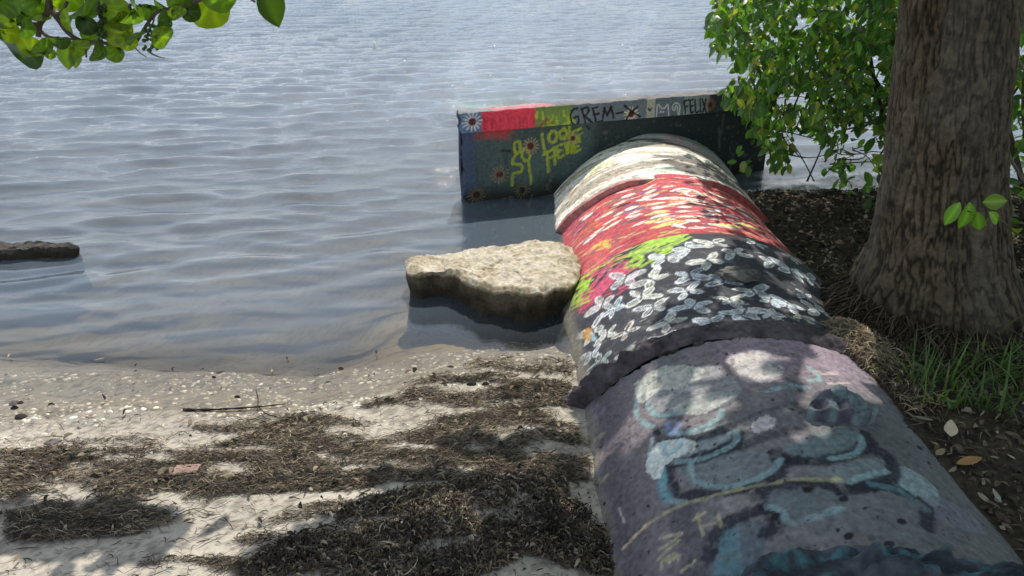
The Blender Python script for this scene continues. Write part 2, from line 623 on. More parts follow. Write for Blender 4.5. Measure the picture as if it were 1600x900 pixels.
def section_mesh(name, s0, s1, ds, dv, rfun, paint, mat=M_conc, t0=-35, t1=215, disp=None, cap=.05, yfun=None):
    ns = max(4, int((s1 - s0) / ds))
    th = np.radians(np.linspace(t0, t1, int(PR * math.radians(t1 - t0) / dv)))
    s = np.linspace(s0, s1, ns)
    S, T = np.meshgrid(s, th, indexing='ij')
    U, V = S, (T - math.pi / 2) * PR
    r = rfun(S, T)
    if disp is not None: r = r + disp(U, V)
    Y = S if yfun is None else yfun(S, T)
    C = paint(U, V)
    C = np.asarray(C).reshape(U.shape + (3,))
    # thickness at both ends: two extra rings turned inwards
    r = np.vstack([r[:1] - cap, r, r[-1:] - cap])
    T = np.vstack([T[:1], T, T[-1:]])
    Y = np.vstack([Y[:1] + .004, Y, Y[-1:] - .004])
    C = np.concatenate([C[:1], C, C[-1:]])
    P = np.stack([PX0 + r * np.cos(T), Y, PZ + r * np.sin(T)], -1) - ORI
    return mesh_np(name, P, grid_faces(*T.shape)[:, ::-1], mat, C)


def pl(pts, r=PR, n=6):
    return np.array([pipe_uv(a, b, r) for a, b in smooth_line(pts, n)])


def left_raw(p, U, V, w0=.80, soft=.06):
    """bare concrete low down on the water side, where the paint ends"""
    e = V + .05 * (fbm(U * 9, V * 5, 71, 4) - .5)
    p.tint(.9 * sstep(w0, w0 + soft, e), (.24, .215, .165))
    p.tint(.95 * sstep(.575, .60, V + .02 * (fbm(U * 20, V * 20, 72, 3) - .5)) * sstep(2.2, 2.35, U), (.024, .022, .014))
    m_ = fbm(U * 75, V * 75, 73, 3).ravel()
    p.C = p.C * (.72 + .56 * m_)[:, None]
    p.tint(.55 * sstep(.62, .72, fbm(U * 38, V * 38, 74, 4)), (.15, .14, .13))


TEAL, DTEAL, DARK = lin(136, 164, 166), lin(90, 128, 132), lin(34, 34, 44)
CREAM = lin(214, 204, 176)


def paint_near(U, V):
    n = fbm(U * 5, V * 5, 101, 4)
    n2 = fbm(U * 2.2 + 5, V * 2.6, 105, 3)
    base = np.array(lin(104, 99, 99)) * (1 - n2[..., None]) + np.array(lin(98, 106, 106)) * n2[..., None]
    base = base * (.65 + .7 * n[..., None])
    p = Paint(U, V, base)
    pink = sstep(.5, .62, fbm(U * 3.1 + 9, V * 3.4 + 2, 131, 3))
    p.tint(.30 * sstep(.26, .40, V), lin(104, 90, 100))
    p.tint(.4 * pink * sstep(-.1, .1, V), lin(146, 132, 134))
    p.tint(.55 * sstep(1.55, 1.8, U) * sstep(.25, .0, V) * sstep(-.45, -.2, V), lin(172, 146, 162))
    p.tint(.6 * sstep(.38, .50, V) * sstep(.62, .52, V), lin(78, 70, 78))
    z6 = lambda q: Z(900, 520, .425, q)
    zb = lambda q: Z(960, 540, .2444, q)
    r = .593
    sk = lambda q, w, c, a=.85, wr=.45: p.stroke(pl(q, r), w, c, a, .4, wr)
    fl = lambda q, c, a=.8, wr=.5: p.fill(pl(q + [q[0]], r, 4), c, a, wr)
    # bubble letter bodies
    fl(z6([(330, 150), (480, 110), (600, 190), (560, 260), (420, 300), (290, 300), (250, 230)]), lin(150, 152, 152), .7)
    fl(z6([(560, 90), (680, 60), (760, 120), (740, 170), (620, 180)]), lin(178, 172, 170), .7)
    fl(z6([(320, 400), (420, 350), (540, 330), (590, 370), (560, 430), (440, 470), (330, 470)]), lin(144, 160, 160), .8)
    fl(z6([(360, 500), (480, 460), (620, 430), (745, 450), (740, 490), (660, 550), (520, 570), (400, 545)]), lin(116, 126, 128), .75)
    fl(z6([(760, 420), (860, 380), (980, 350), (1060, 380), (1050, 420), (960, 455), (820, 470)]), lin(104, 124, 126), .8)
    fl(z6([(850, 520), (1000, 470), (1130, 460), (1160, 510), (1090, 550), (960, 560)]), lin(116, 130, 132), .7)
    fl(z6([(680, 620), (760, 570), (900, 560), (1000, 580), (980, 640), (850, 690), (790, 695), (740, 650)]), lin(92, 104, 106), .8)
    fl(z6([(500, 900), (500, 780), (555, 705), (640, 690), (700, 720), (680, 820), (640, 900)]), lin(78, 98, 108), .7)
    fl(z6([(500, 890), (505, 780), (555, 710), (590, 730), (600, 820), (600, 890)]), lin(88, 128, 138), .7)
    fl(z6([(1090, 600), (1180, 590), (1270, 640), (1290, 720), (1180, 760), (1000, 740), (860, 740), (900, 690)]), lin(106, 110, 112), .65)
    fl(z6([(520, 600), (680, 570), (690, 610), (640, 650), (540, 660)]), lin(150, 144, 138), .55)
    fl(z6([(1170, 490), (1230, 500), (1330, 570), (1330, 640), (1240, 600), (1160, 550)]), lin(140, 160, 162), .8)
    fl(z6([(1240, 620), (1330, 600), (1420, 640), (1520, 740), (1400, 720)]), lin(110, 112, 124), .7)
    # dark outlines; the first stroke is partly a painted shadow
    for q in ([(640, 130), (800, 180), (830, 240), (760, 270), (680, 290), (590, 330)], ):
        sk(z6(q), .016, lin(70, 66, 80), .5)
    for q in ([(340, 490), (335, 545), (375, 600), (470, 590), (600, 572), (720, 532), (765, 470), (740, 440)],
              [(590, 375), (575, 400), (480, 455), (370, 480)],
              [(740, 460), (880, 468), (1000, 448), (1085, 405), (1070, 370)],
              [(1060, 415), (1150, 450), (1172, 510), (1130, 550), (980, 572), (880, 545)],
              [(665, 600), (700, 568), (780, 555), (850, 560)],
              [(980, 578), (1130, 562), (1230, 598), (1295, 650), (1292, 712)],
              [(480, 830), (510, 740), (580, 685), (690, 650)],
              [(300, 365), (330, 400), (450, 385), (560, 345)],
              [(430, 460), (520, 440), (590, 410)], [(690, 650), (740, 700), (700, 740)]):
        sk(z6(q), .033, DARK, .92, .2)
    sk(z6([(380, 640), (390, 720), (440, 800), (420, 890)]), .075, lin(52, 50, 62), .6, .3)
    sk(z6([(600, 420), (700, 380), (810, 355)]), .03, DARK, .6)
    sk(zb([(180, 380), (170, 290), (240, 220), (420, 150), (600, 120)]), .02, DARK, .55)
    sk(zb([(220, 500), (300, 570), (430, 560), (560, 520), (660, 480)]), .022, DARK, .6)
    sk(zb([(260, 440), (420, 460), (600, 410), (760, 345)]), .02, lin(50, 48, 60), .6)
    # teal outlines
    for q in ([(345, 135), (270, 175), (228, 225), (215, 300), (245, 335), (275, 345)],
              [(258, 262), (270, 290), (310, 305), (370, 295), (400, 280)],
              [(312, 508), (312, 560), (325, 605), (352, 620), (392, 624)],
              [(415, 485), (420, 520), (460, 558), (540, 568), (640, 545), (720, 505), (750, 465)],
              [(355, 475), (430, 470), (520, 440), (580, 405), (585, 360)],
              [(318, 360), (350, 372), (430, 358), (520, 310), (530, 285)],
              [(700, 640), (745, 652), (770, 690), (800, 702), (850, 688), (970, 645)],
              [(935, 460), (1020, 445), (1055, 412), (1050, 380)],
              [(1005, 548), (1070, 522), (1150, 508)],
              [(860, 125), (900, 165), (860, 175)], [(690, 215), (790, 195), (850, 200)]):
        sk(z6(q), .016, TEAL, .8, .45)
    sk(z6([(310, 510), (312, 570), (330, 610)]), .028, lin(104, 148, 158), .85)
    sk(z6([(1085, 555), (1180, 575), (1240, 610), (1290, 650)]), .02, DTEAL, .7)
    # white fat-cap patches, partly pools of sunlight painted as white
    for q, c, a in (([(205, 190), (300, 130), (400, 120), (470, 140), (400, 200), (300, 215), (230, 260)], lin(196, 196, 182), .7),
                    ([(540, 100), (640, 70), (730, 110), (740, 160), (640, 160)], lin(196, 188, 180), .6),
                    ([(340, 280), (440, 230), (540, 215), (550, 250), (440, 300)], lin(180, 182, 172), .6),
                    ([(250, 480), (290, 410), (400, 390), (440, 420), (330, 480), (300, 540), (255, 520)], lin(214, 218, 210), .9),
                    ([(640, 340), (680, 305), (725, 310), (720, 350), (650, 365)], lin(208, 196, 196), .8),
                    ([(560, 90), (600, 70), (720, 120), (700, 165), (590, 140)], lin(190, 184, 178), .5)):
        fl(z6(q), c, a, .35)
    for q in ([(190, 340), (235, 270), (330, 170)], [(290, 90), (350, 60)]):
        pass
    sk(zb([(230, 600), (215, 700), (260, 720)]), .014, lin(190, 200, 200), .8)
    sk(zb([(300, 620), (320, 700), (420, 640), (400, 610)]), .012, lin(150, 186, 196), .8)
    sk(zb([(330, 500), (360, 560), (400, 500)]), .018, lin(130, 150, 200), .6)
    # long yellow line and the small letters
    sk(z6([(165, 797), (250, 712), (370, 640), (480, 605), (560, 585), (680, 560), (820, 538), (975, 538)]), .009, lin(168, 162, 124), .75, .35)
    sk(z6([(850, 538), (975, 538)]), .016, lin(146, 146, 112), .7, .35)
    sk(z6([(165, 797), (200, 760), (250, 712)]), .009, lin(200, 176, 140), .95)
    for q in ([(438, 668), (460, 745)], [(515, 665), (525, 712)], [(455, 712), (520, 700)], [(425, 690), (470, 660)],
              [(300, 760), (380, 738), (330, 780), (300, 800)], [(290, 840), (340, 790), (370, 765)],
              [(305, 870), (310, 840), (335, 845)], [(335, 845), (330, 825), (352, 835)], [(352, 835), (350, 815), (370, 822), (368, 838)], [(380, 880), (430, 840)]):
        sk(z6(q), .008, lin(170, 160, 132), .85, .2)
    for q in ([(150, 650), (170, 700)], [(880, 140), (965, 142)], [(930, 185), (1005, 182)], [(905, 150), (975, 150)]):
        sk(z6(q), .008, lin(196, 176, 172), .8, .2)
    # drips of other colours low on the left side, then pits
    for k in range(26):
        s0 = 1.1 + .75 * rng.random()
        v0 = .5 + .12 * rng.random()
        p.stroke(np.array([[s0, v0], [s0 + .04 * rng.normal(), v0 + .08 + .1 * rng.random()]]), .012 + .02 * rng.random(),
                 [lin(150, 120, 140), lin(120, 116, 140), lin(160, 150, 120)][k % 3], .5)
    left_raw(p, U, V, .525)
    for k in range(260):
        c = (1.05 + .83 * rng.random(), -.55 + 1.1 * rng.random())
        a = .0016 + .0030 * rng.random() ** 4
        p.ell(c, a, a * (1 + rng.random()), rng.random() * 3, (.012, .011, .014), .9, None, 0)
    for q in ((1210, 808), (1325, 838), (1410, 815), (1318, 780), (1390, 850), (1440, 700), (1260, 765)):
        p.ell(pipe_uv(*q, r), .008, .013, .6, (.012, .011, .014), .95, None, 0)
    return p.C


BW = [(720, 40), (850, 15), (1060, 20), (960, 65), (610, 88), (530, 182), (730, 165), (400, 190), (715, 232), (475, 262), (330, 335),
      (535, 315), (750, 305), (940, 272), (1240, 298), (1145, 345), (1320, 362), (610, 390), (840, 395), (1230, 402), (1060, 232), (290, 450),
      (395, 440), (580, 478), (260, 590), (390, 565), (1150, 280), (1150, 110), (1240, 150), (1340, 190), (1330, 262), (1230, 85), (990, 345),
      (1440, 270), (1180, 40), (1320, 110), (280, 310), (220, 440), (1060, 400), (1400, 330), (210, 560), (820, 100), (900, 180), (1020, 330)]


def butterfly(p, c, size, ang, fill, line):
    def loc(a, b):
        return (c[0] + size * (a * math.sin(ang) + b * math.cos(ang)), c[1] + size * (a * math.cos(ang) - b * math.sin(ang)))
    for sx in (-1, 1):
        w1, w2, al = rng.uniform(.75, 1.15), rng.uniform(.7, 1.2), (.8 if rng.random() < .75 else .4)
        q = loc(sx * .5 * w1, .28 + rng.normal(0, .05))
        tip = loc(sx * 1.0, .55 + rng.normal(0, .16))
        a = math.atan2(tip[1] - c[1], tip[0] - c[0])
        p.ell(q, size * .60 * w1, size * .24 * w2, a, np.array(fill) * rng.uniform(.75, 1.05), al, line, .5)
        q = loc(sx * .34, -.28)
        tip = loc(sx * .7, -.6)
        a = math.atan2(tip[1] - c[1], tip[0] - c[0])
        p.ell(q, size * .42 * w2, size * .23 * w1, a, np.array(fill) * rng.uniform(.75, 1.05), al, line, .5)
        for t in (.25, .42):
            p.stroke(np.array([loc(sx * .1, .03), loc(sx * .75, .1 + t)]), size * .06, line, .6)
        p.stroke(np.array([loc(sx * .08, -.05), loc(sx * .5, -.42)]), size * .05, line, .6)
    p.stroke(np.array([loc(0, .28), loc(0, -.32)]), size * .13, lin(40, 40, 46), .9)


def paint_fly(U, V):
    n = fbm(U * 6, V * 6, 201, 4)
    base = np.array(lin(66, 66, 72)) * (.65 + .7 * n[..., None])
    p = Paint(U, V, base)
    z5 = lambda q: Z(860, 380, .3, q)
    z4 = lambda q: Z(860, 180, .3, q)
    zb = lambda q: Z(870, 340, .289, q)
    r = .61
    lime, pinkc = lin(176, 208, 84), lin(212, 88, 116)
    # lime and pink scrawl along the far edge
    for q in ([(330, 210), (450, 160), (560, 120), (680, 95)], [(350, 240), (470, 190), (600, 150), (640, 130)], [(420, 200), (530, 190), (620, 180)],
              [(400, 260), (480, 210), (520, 170), (600, 130)], [(470, 130), (560, 160), (640, 110)], [(190, 300), (230, 240), (300, 250)],
              [(100, 470), (150, 400), (200, 340)], [(120, 430), (180, 390), (160, 350)], [(130, 460), (190, 360)], [(180, 280), (240, 270)], [(430, 280), (470, 240), (440, 220)]):
        p.stroke(pl(zb(q), r), .022, lime, .9, .4, .5)
    for q in ([(560, 610), (620, 600), (660, 625)], [(520, 640), (640, 620), (680, 640)], [(540, 655), (620, 650)], [(430, 650), (540, 620)]):
        p.stroke(pl(z4(q), .625), .028, lin(160, 214, 84), .9, .4, .45)
    for q in ([(200, 390), (250, 330), (310, 260)], [(230, 400), (290, 330), (340, 290)], [(270, 390), (330, 330), (380, 280)], [(170, 450), (230, 420), (270, 380)],
              [(150, 490), (200, 460), (230, 430)], [(310, 300), (380, 310)], [(190, 430), (260, 360)], [(140, 470), (170, 430)]):
        p.stroke(pl(zb(q), r), .028, pinkc, .9, .4, .45)
    for poly_, n_, c_ in (([(905, 425), (1000, 375), (1070, 365), (1085, 385), (1010, 420), (960, 420), (905, 470)], 60, lime),
                          ([(925, 430), (975, 395), (1000, 410), (985, 450), (930, 490), (908, 490)], 46, pinkc), ([(900, 440), (925, 430), (925, 470), (902, 485)], 18, lime)):
        pp_ = np.array(poly_, float)
        j_ = 0
        while j_ < n_:
            a_, b_ = rng.uniform(pp_[:, 0].min(), pp_[:, 0].max()), rng.uniform(pp_[:, 1].min(), pp_[:, 1].max())
            if not in_poly(np.array(a_), np.array(b_), poly_): continue
            L_ = rng.uniform(5, 13)
            p.stroke(pl([(a_ - L_, b_ + L_ * .55), (a_ + .5, b_), (a_ + L_, b_ - L_ * .45)], r, 2), rng.uniform(.007, .014), np.array(c_) * rng.uniform(.75, 1.1), .85, .4, .4)
            j_ += 1
    for k, q in enumerate(BW):
        c = pipe_uv(860 + .3 * q[0], 380 + .3 * q[1], r)
        tone = [lin(176, 186, 196), lin(214, 210, 190), lin(160, 184, 206), lin(190, 192, 194)][k % 4]
        if k in (26, 27, 28, 29, 30, 33, 36): tone = lin(166, 190, 206)
        if k == 24: tone = lin(90, 160, 130)
        if k == 22: tone = lin(204, 160, 96)
        if k in (25, 36): tone = lin(196, 206, 196)
        if k == 16: tone = lin(224, 206, 150)
        sz = .042 + .032 * rng.random()
        butterfly(p, c, sz, (k * 1.7 % 1.2) - .6 + (0 if k % 3 else math.pi), tone, lin(232, 234, 232))
    for k in range(90):
        c = np.array([rng.uniform(1.98, 2.52), rng.uniform(-.42, .40)])
        d_ = np.array([.25 * rng.normal(), rng.normal()]) * .018
        p.stroke(np.array([c - d_, c, c + d_ + .004 * rng.normal(0, 1, 2)]), rng.uniform(.003, .009), [lin(168, 176, 184), lin(120, 130, 142), lin(196, 190, 170), lin(44, 44, 50)][k % 4], .6, .5, .6)
    p.fill(pl(z5([(490, 500), (560, 470), (650, 460), (640, 490), (560, 515)]) + z5([(490, 500)]), r, 3), lin(226, 222, 198), .9)
    for q in ((205, 450, lin(220, 150, 60)), (215, 470, lin(170, 196, 200)), (190, 470, lin(200, 150, 60))):
        p.ell(pipe_uv(860 + .3 * q[0], 380 + .3 * q[1], r), .035, .012, .3, q[2], .9)
    p.tint(.5 * sstep(.45, .60, fbm(U * 4, V * 2.4, 221, 3)) * sstep(2.12, 1.98, U), lin(46, 44, 50))
    p.tint(.7 * sstep(2.5, 2.56, U + .03 * n) * sstep(.05, -.1, V), lin(54, 46, 46))
    left_raw(p, U, V, .515, .05)
    return p.C


def paint_red(U, V):
    n = fbm(U * 7, V * 4, 301, 4)
    base = np.array(lin(198, 88, 92)) * (.7 + .6 * n[..., None])
    p = Paint(U, V, base)
    p.tint(.6 * sstep(.25, .5, V) * sstep(2.95, 2.7, U), lin(206, 106, 100))
    p.tint(.5 * sstep(.48, .62, fbm(U * 9, V * 3.5, 311, 3)) * sstep(.65, .3, V), lin(128, 58, 72))
    z4 = lambda q: Z(860, 180, .3, q)
    z8 = lambda q: Z(870, 200, .1778, q)
    r = .603
    # coloured smears first
    for q, c in (([(160, 830), (230, 770), (320, 720)], lin(92, 66, 110)), ([(210, 890), (280, 830), (330, 800)], lin(222, 120, 60)),
                 ([(250, 900), (330, 850), (360, 830)], lin(226, 130, 70)), ([(180, 880), (240, 820)], lin(96, 70, 112)),
                 ([(190, 780), (250, 730), (310, 680)], lin(206, 170, 110)), ([(350, 770), (420, 730), (500, 700)], lin(190, 180, 190)),
                 ([(470, 665), (540, 650), (600, 640)], lin(70, 44, 46)), ([(600, 660), (690, 640)], lin(110, 86, 140)),
                 ([(760, 530), (880, 525)], lin(120, 96, 150)), ([(590, 720), (700, 690), (750, 680)], lin(130, 110, 140)),
                 ([(420, 640), (520, 600), (640, 570)], lin(150, 120, 110)), ([(680, 800), (760, 780)], lin(120, 70, 80))):
        p.stroke(pl(z8(q), r), .03, c, .8, .5)
    pal_ = [lin(232, 214, 196), lin(214, 120, 70), lin(120, 60, 84), lin(232, 150, 150), lin(150, 40, 50), lin(200, 80, 84), lin(96, 76, 120), lin(222, 190, 120)]
    for k in range(330):
        u_, v_ = rng.uniform(2.57, 3.25), rng.uniform(-.5, .56)
        L_ = rng.uniform(.015, .05)
        p.stroke(np.array([[u_, v_ - L_], [u_ + .006 * rng.normal(), v_], [u_ + .006 * rng.normal(), v_ + L_]]), rng.uniform(.006, .014), pal_[rng.integers(0, 8)], .75, .5, .5)
    cream = [lin(240, 232, 214), lin(236, 226, 196), lin(242, 236, 226)]
    ells = [(515, 358, 1), (520, 378, .9), (515, 402, 1.2), (620, 362, 1), (545, 448, 1.3), (560, 470, 1), (310, 540, 1.3), (320, 565, 1.4), (430, 515, 1.2),
            (445, 492, 1), (290, 498, 1), (570, 520, 1.4), (600, 548, 1.3), (720, 525, 1.7), (840, 515, 1.3), (850, 540, 1.2), (840, 485, 1.2), (740, 552, .9),
            (880, 430, 1), (860, 575, 1), (940, 520, 1.1), (960, 555, 1), (1040, 520, 1), (940, 460, 1), (470, 560, 1.2), (240, 600, 1.2), (200, 640, 1.1), (690, 495, 1),
            (560, 495, .9), (420, 470, 1), (690, 385, .8), (790, 400, .9), (860, 395, .9), (640, 420, 1.8), (760, 430, 1.6), (400, 395, 1.1), (350, 440, 1), (900, 405, .9),
            (1000, 470, .9), (1080, 560, .9), (350, 500, .8), (480, 420, .9), (760, 590, 1), (930, 585, .9), (180, 510, 1), (1010, 500, .9), (660, 450, 1.1), (700, 470, .9)]
    for k, (a, b, w) in enumerate(ells):
        c = pipe_uv(*Z(860, 180, .3, [(a, b)])[0], r)
        p.ell(c, .011 + .002 * (k % 3), .031 * w, rng.normal(0, .12), cream[k % 3], .92, None, .35)
        if k % 3 == 0:
            p.stroke(np.array([[c[0], c[1] - .02 * w], [c[0] + .002, c[1] + .02 * w]]), .005, lin(180, 90, 90), .7)
    for a, b in ((560, 545), (640, 560), (590, 575), (1010, 572), (560, 500), (940, 580), (1060, 585)):
        c = pipe_uv(*Z(860, 180, .3, [(a, b)])[0], r)
        p.ell(c, .016, .05, 0, lin(232, 220, 130), .85, None, .5)
    # white handwriting: a loop and a K
    for q in ([(630, 385), (690, 372), (760, 385), (775, 400), (730, 405), (705, 392), (740, 380)], [(640, 455), (700, 440), (780, 450), (860, 470), (880, 495), (820, 490)],
              [(500, 425), (640, 412), (780, 425), (860, 450)], [(645, 568), (672, 588)], [(640, 580), (700, 565), (760, 548)], [(665, 575), (700, 590)]):
        p.stroke(pl(z4(q), r), .012, lin(246, 240, 232), .95, .25, .2)
    for a, b in ((735, 455), (375, 450)):
        p.ell(pipe_uv(*Z(860, 180, .3, [(a, b)])[0], r), .010, .035, 0, lin(60, 24, 26), .9, None, 0)
    for q in ([(230, 690), (260, 665), (310, 650)], [(250, 700), (300, 680)], [(230, 680), (290, 670), (310, 690)]):
        p.stroke(pl(z4(q), r), .018, lin(214, 196, 90), .85, .4)
    p.tint(.8 * sstep(-.15, -.45, V + .1 * (n - .5)) * sstep(3.0, 2.75, U + .1 * n), lin(92, 44, 44))
    p.tint(.7 * sstep(2.62, 2.57, U + .05 * n) * sstep(.2, -.05, V), lin(74, 60, 54))
    left_raw(p, U, V, .56, .03)
    return p.C


def paint_white(U, V):
    n = fbm(U * 26, V * 3.5, 401, 4)
    base = np.array(lin(246, 240, 226)) * (.74 + .5 * n[..., None])
    p = Paint(U, V, base)
    p.tint(.65 * sstep(.56, .66, fbm(U * 34, V * 2.2, 405, 4)), lin(150, 132, 104))
    z8 = lambda q: Z(870, 200, .1778, q)
    r = .606
    for q, w, c, a in (([(300, 360), (380, 310), (450, 290)], .05, lin(212, 224, 130), .6), ([(260, 420), (330, 370)], .04, lin(214, 220, 150), .5),
                       ([(110, 600), (180, 500), (260, 420), (400, 350), (550, 292)], .016, lin(176, 118, 52), .9), ([(480, 290), (510, 275)], .02, lin(196, 150, 110), .7),
                       ([(560, 385), (700, 360)], .013, lin(180, 120, 60), .8), ([(360, 470), (480, 430), (560, 400)], .010, lin(170, 130, 84), .7), ([(110, 680), (200, 590), (340, 500), (470, 450)], .010, lin(140, 104, 70), .8),
                       ([(170, 660), (260, 590), (380, 520)], .012, lin(200, 156, 90), .6), ([(600, 250), (780, 262), (900, 250)], .006, lin(120, 104, 84), .7)):
        p.stroke(pl(z8(q), r), w, c, a, .5, .3)
    g = sstep(.46, .62, fbm(U * 11, V * 4, 431, 4) + .18 * sstep(.1, -.3, V) - .12 * sstep(.0, .3, V))
    p.tint(.85 * g * sstep(.16, -.02, V), lin(74, 66, 64))
    p.stroke(pl(z8([(940, 275), (1030, 272), (1110, 280)]), r), .02, lin(34, 26, 28), .95)
    p.tint(.8 * sstep(3.275, 3.245, U + .03 * (n - .5)) * sstep(.1, .14, np.abs(V + .02)), lin(170, 52, 56))
    left_raw(p, U, V, .58, .03)
    return p.C


def paint_end(U, V):
    n = fbm(U * 12, V * 6, 501, 4)
    p = Paint(U, V, np.array(lin(176, 172, 172)) * (.75 + .5 * n[..., None]))
    z8 = lambda q: Z(870, 200, .1778, q)
    for q in ([(960, 80), (1040, 60), (1090, 110), (1125, 130)], [(1050, 100), (1115, 135)], [(1190, 130), (1225, 150), (1200, 165)]):
        p.stroke(pl(z8(q), .61), .016, lin(226, 150, 164), .9)
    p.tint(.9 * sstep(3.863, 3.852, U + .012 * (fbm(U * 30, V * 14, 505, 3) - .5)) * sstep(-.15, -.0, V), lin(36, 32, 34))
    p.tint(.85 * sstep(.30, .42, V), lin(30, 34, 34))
    return p.C


def paint_base(U, V):
    n = fbm(U * 6, V * 6, 601, 4)
    p = Paint(U, V, np.array(lin(86, 92, 104)) * (.6 + .8 * n[..., None]))
    return p.C


def lump(seed, k, a):
    return lambda U, V: a * (fbm(U * k, V * k, seed, 4) - .5)


def pits(U, V):
    return .006 * (fbm(U * 5, V * 5, 701, 3) - .5) - .003 * sstep(.66, .74, fbm(U * 55, V * 55, 707, 2))


near_s = 1.045
sec = link('pipe_section', section_mesh('pipe_section_near', near_s, 1.877, .0038, .0042, lambda S, T: .592 + 0 * S, paint_near, disp=pits, yfun=lambda S, T: S + sstep(1.80, 1.875, S) * .035 * (fbm(T * 11, S * 0, 715, 4, .6) - .55)), pipe)
sec['label'] = 'nearest purple grey pipe section with teal bubble letters'
sec = link('pipe_section', section_mesh('pipe_section_fly', 1.93, 2.556, .0045, .0048, lambda S, T: .597 + .026 * sstep(2.1, 2.5, S), paint_fly, disp=lump(711, 8, .010),
           yfun=lambda S, T: S + sstep(2.45, 2.55, S) * .018 * (fbm(T * 9, S * 0, 712, 3) - .5)), pipe)
sec['label'] = 'dark pipe section painted with white butterflies and lime and pink scrawl'
sec = link('pipe_section', section_mesh('pipe_section_red', 2.560, 3.27, .0052, .0055, lambda S, T: .607 - .024 * sstep(2.6, 3.2, S) + .018 * sstep(2.95, 3.24, S) * sstep(.13, .05, (T - math.pi / 2) * PR) * sstep(-.19, -.12, (T - math.pi / 2) * PR), paint_red, disp=lump(721, 10, .006)), pipe)
sec['label'] = 'red pipe section with rows of cream ovals'


def white_r(S, T):
    V = (T - math.pi / 2) * PR
    lip = np.maximum(sstep(.10, .22, V) * sstep(.75, .5, V), .8 * sstep(-.14, -.2, V))
    lip = lip * (.6 + .8 * fbm(V * 14, S * 0, 733, 3))
    return .600 + .008 * lip * sstep(3.36, 3.25, S) - .014 * sstep(3.4, 3.84, S)


sec = link('pipe_section', section_mesh('pipe_section_white', 3.234, 3.845, .0055, .006, white_r, paint_white,
           disp=lambda U, V: .013 * (fbm(U * 34, V * 2.6, 731, 5, .6) - .5) + .008 * (fbm(U * 7, V * 7, 732, 3) - .5),
           yfun=lambda S, T: S + sstep(3.3, 3.235, S) * .03 * (fbm(T * 8, S * 0, 735, 4) - .5)), pipe)
sec['label'] = 'cream pipe section with wrinkled concrete and rust streaks'
sec = link('pipe_section', section_mesh('pipe_section_end', 3.838, 4.15, .008, .008, lambda S, T: .586 + .020 * sstep(3.84, 3.89, S), paint_end, disp=lump(741, 12, .005)), pipe)
sec['label'] = 'short grey pipe section that enters the headwall'
sec = link('pipe_section', section_mesh('pipe_section_rear', -.6, near_s - .03, .02, .02, lambda S, T: .60 + 0 * S, paint_base, disp=lump(751, 6, .01)), pipe)


def collar_mesh(name, sfun, wfun, hfun, dark, light, teal=None, t0=-20, t1=205, seed=800):
    na, nw = 620, 34
    th = np.radians(np.linspace(t0, t1, na))
    w = np.linspace(-1, 1, nw)
    W, T = np.meshgrid(w, th)
    V = (T - math.pi / 2) * PR
    sc_ = sfun(V) + wfun(V) * W * .5 * (1 + .7 * (fbm(V * 10, W * 1.2, seed, 4) - .5))
    prof = np.clip(1 - np.abs(W) ** 3, 0, 1)
    h = hfun(V) * sstep(-.62, -.38, V) * prof * (.45 + .9 * sstep(.38, .58, fbm(V * 7 + 3, sc_ * 20, seed + 2, 3))) * (.1 + 1.8 * fbm(V * 26, sc_ * 36, seed + 3, 4)) + .014 * (fbm(V * 70, sc_ * 70, seed + 5, 3) - .5) * prof
    r = .589 + .010 * prof + h
    n = fbm(V * 18, sc_ * 24, seed + 9, 4)[..., None]
    C = np.array(dark) * (1 - n) + np.array(light) * n
    if teal is not None:
        k = (.75 * sstep(.5, .66, fbm(V * 16, sc_ * 60, seed + 11, 5, .65)) * sstep(.3, .15, V))[..., None]
        C = C * (1 - k) + np.array(teal) * k
    P = np.stack([PX0 + r * np.cos(T), sc_, PZ + r * np.sin(T)], -1) - ORI
    return mesh_np(name, P, grid_faces(*T.shape), M_mortar, C)


col = link('mortar_collar', collar_mesh('collar_far', lambda V: 1.925 + .01 * np.sin(V * 9), lambda V: .080 + .02 * sstep(.2, -.2, V) - .01 * sstep(.3, .6, V), lambda V: .011 + .022 * sstep(.3, .5, V),
           lin(34, 31, 32), lin(112, 103, 106), seed=800), pipe)
col['label'] = 'dark crumbling mortar joint between the butterflies and the near section'
col = link('mortar_collar', collar_mesh('collar_near', lambda V: 1.00 - .02 * sstep(.0, .4, V) + .012 * np.sin(V * 11), lambda V: .17 + 0 * V, lambda V: .034 + 0 * V,
           lin(34, 35, 41), lin(84, 90, 98), lin(74, 118, 122), seed=850), pipe)
col['label'] = 'rough teal and black mortar joint nearest the viewer'


def blob(center, rx, ry, rz, seed, cfun, parent, name, mat, rough=.35, nu=60, nv=40, origin=ORI):
    th = np.linspace(0, 2 * np.pi, nu, endpoint=False)
    ph = np.linspace(0, np.pi, nv)
    P, T = np.meshgrid(ph, th, indexing='ij')
    d = np.stack([np.sin(P) * np.cos(T), np.sin(P) * np.sin(T), np.cos(P)], -1)
    k = 1 + rough * (fbm(d[..., 0] * 2.6 + d[..., 2] * 1.9 + 7, d[..., 1] * 2.6 - d[..., 2] * 1.3, seed, 5, .55) - .5) * 2
    V = np.asarray(center) - origin + d * np.array([rx, ry, rz]) * k[..., None]
    n = fbm(V[..., 0] * 40, V[..., 1] * 40 + V[..., 2] * 40, seed + 4, 4)
    o = link(name, mesh_np(name, V, grid_faces(nv, nu, True)[:, ::-1], mat, cfun(n)), parent)
    return o


c = at_pipe(1153, 428, .62)
o = blob(c + np.array([0, 0, -.002]), .066, .034, .019, 61, lambda n: np.array(lin(104, 102, 98)) * (.15 + 1.6 * n[..., None]), pipe, 'mortar_lump', M_mortar, .75)
o['label'] = 'grey lump of mortar stuck among the butterflies'

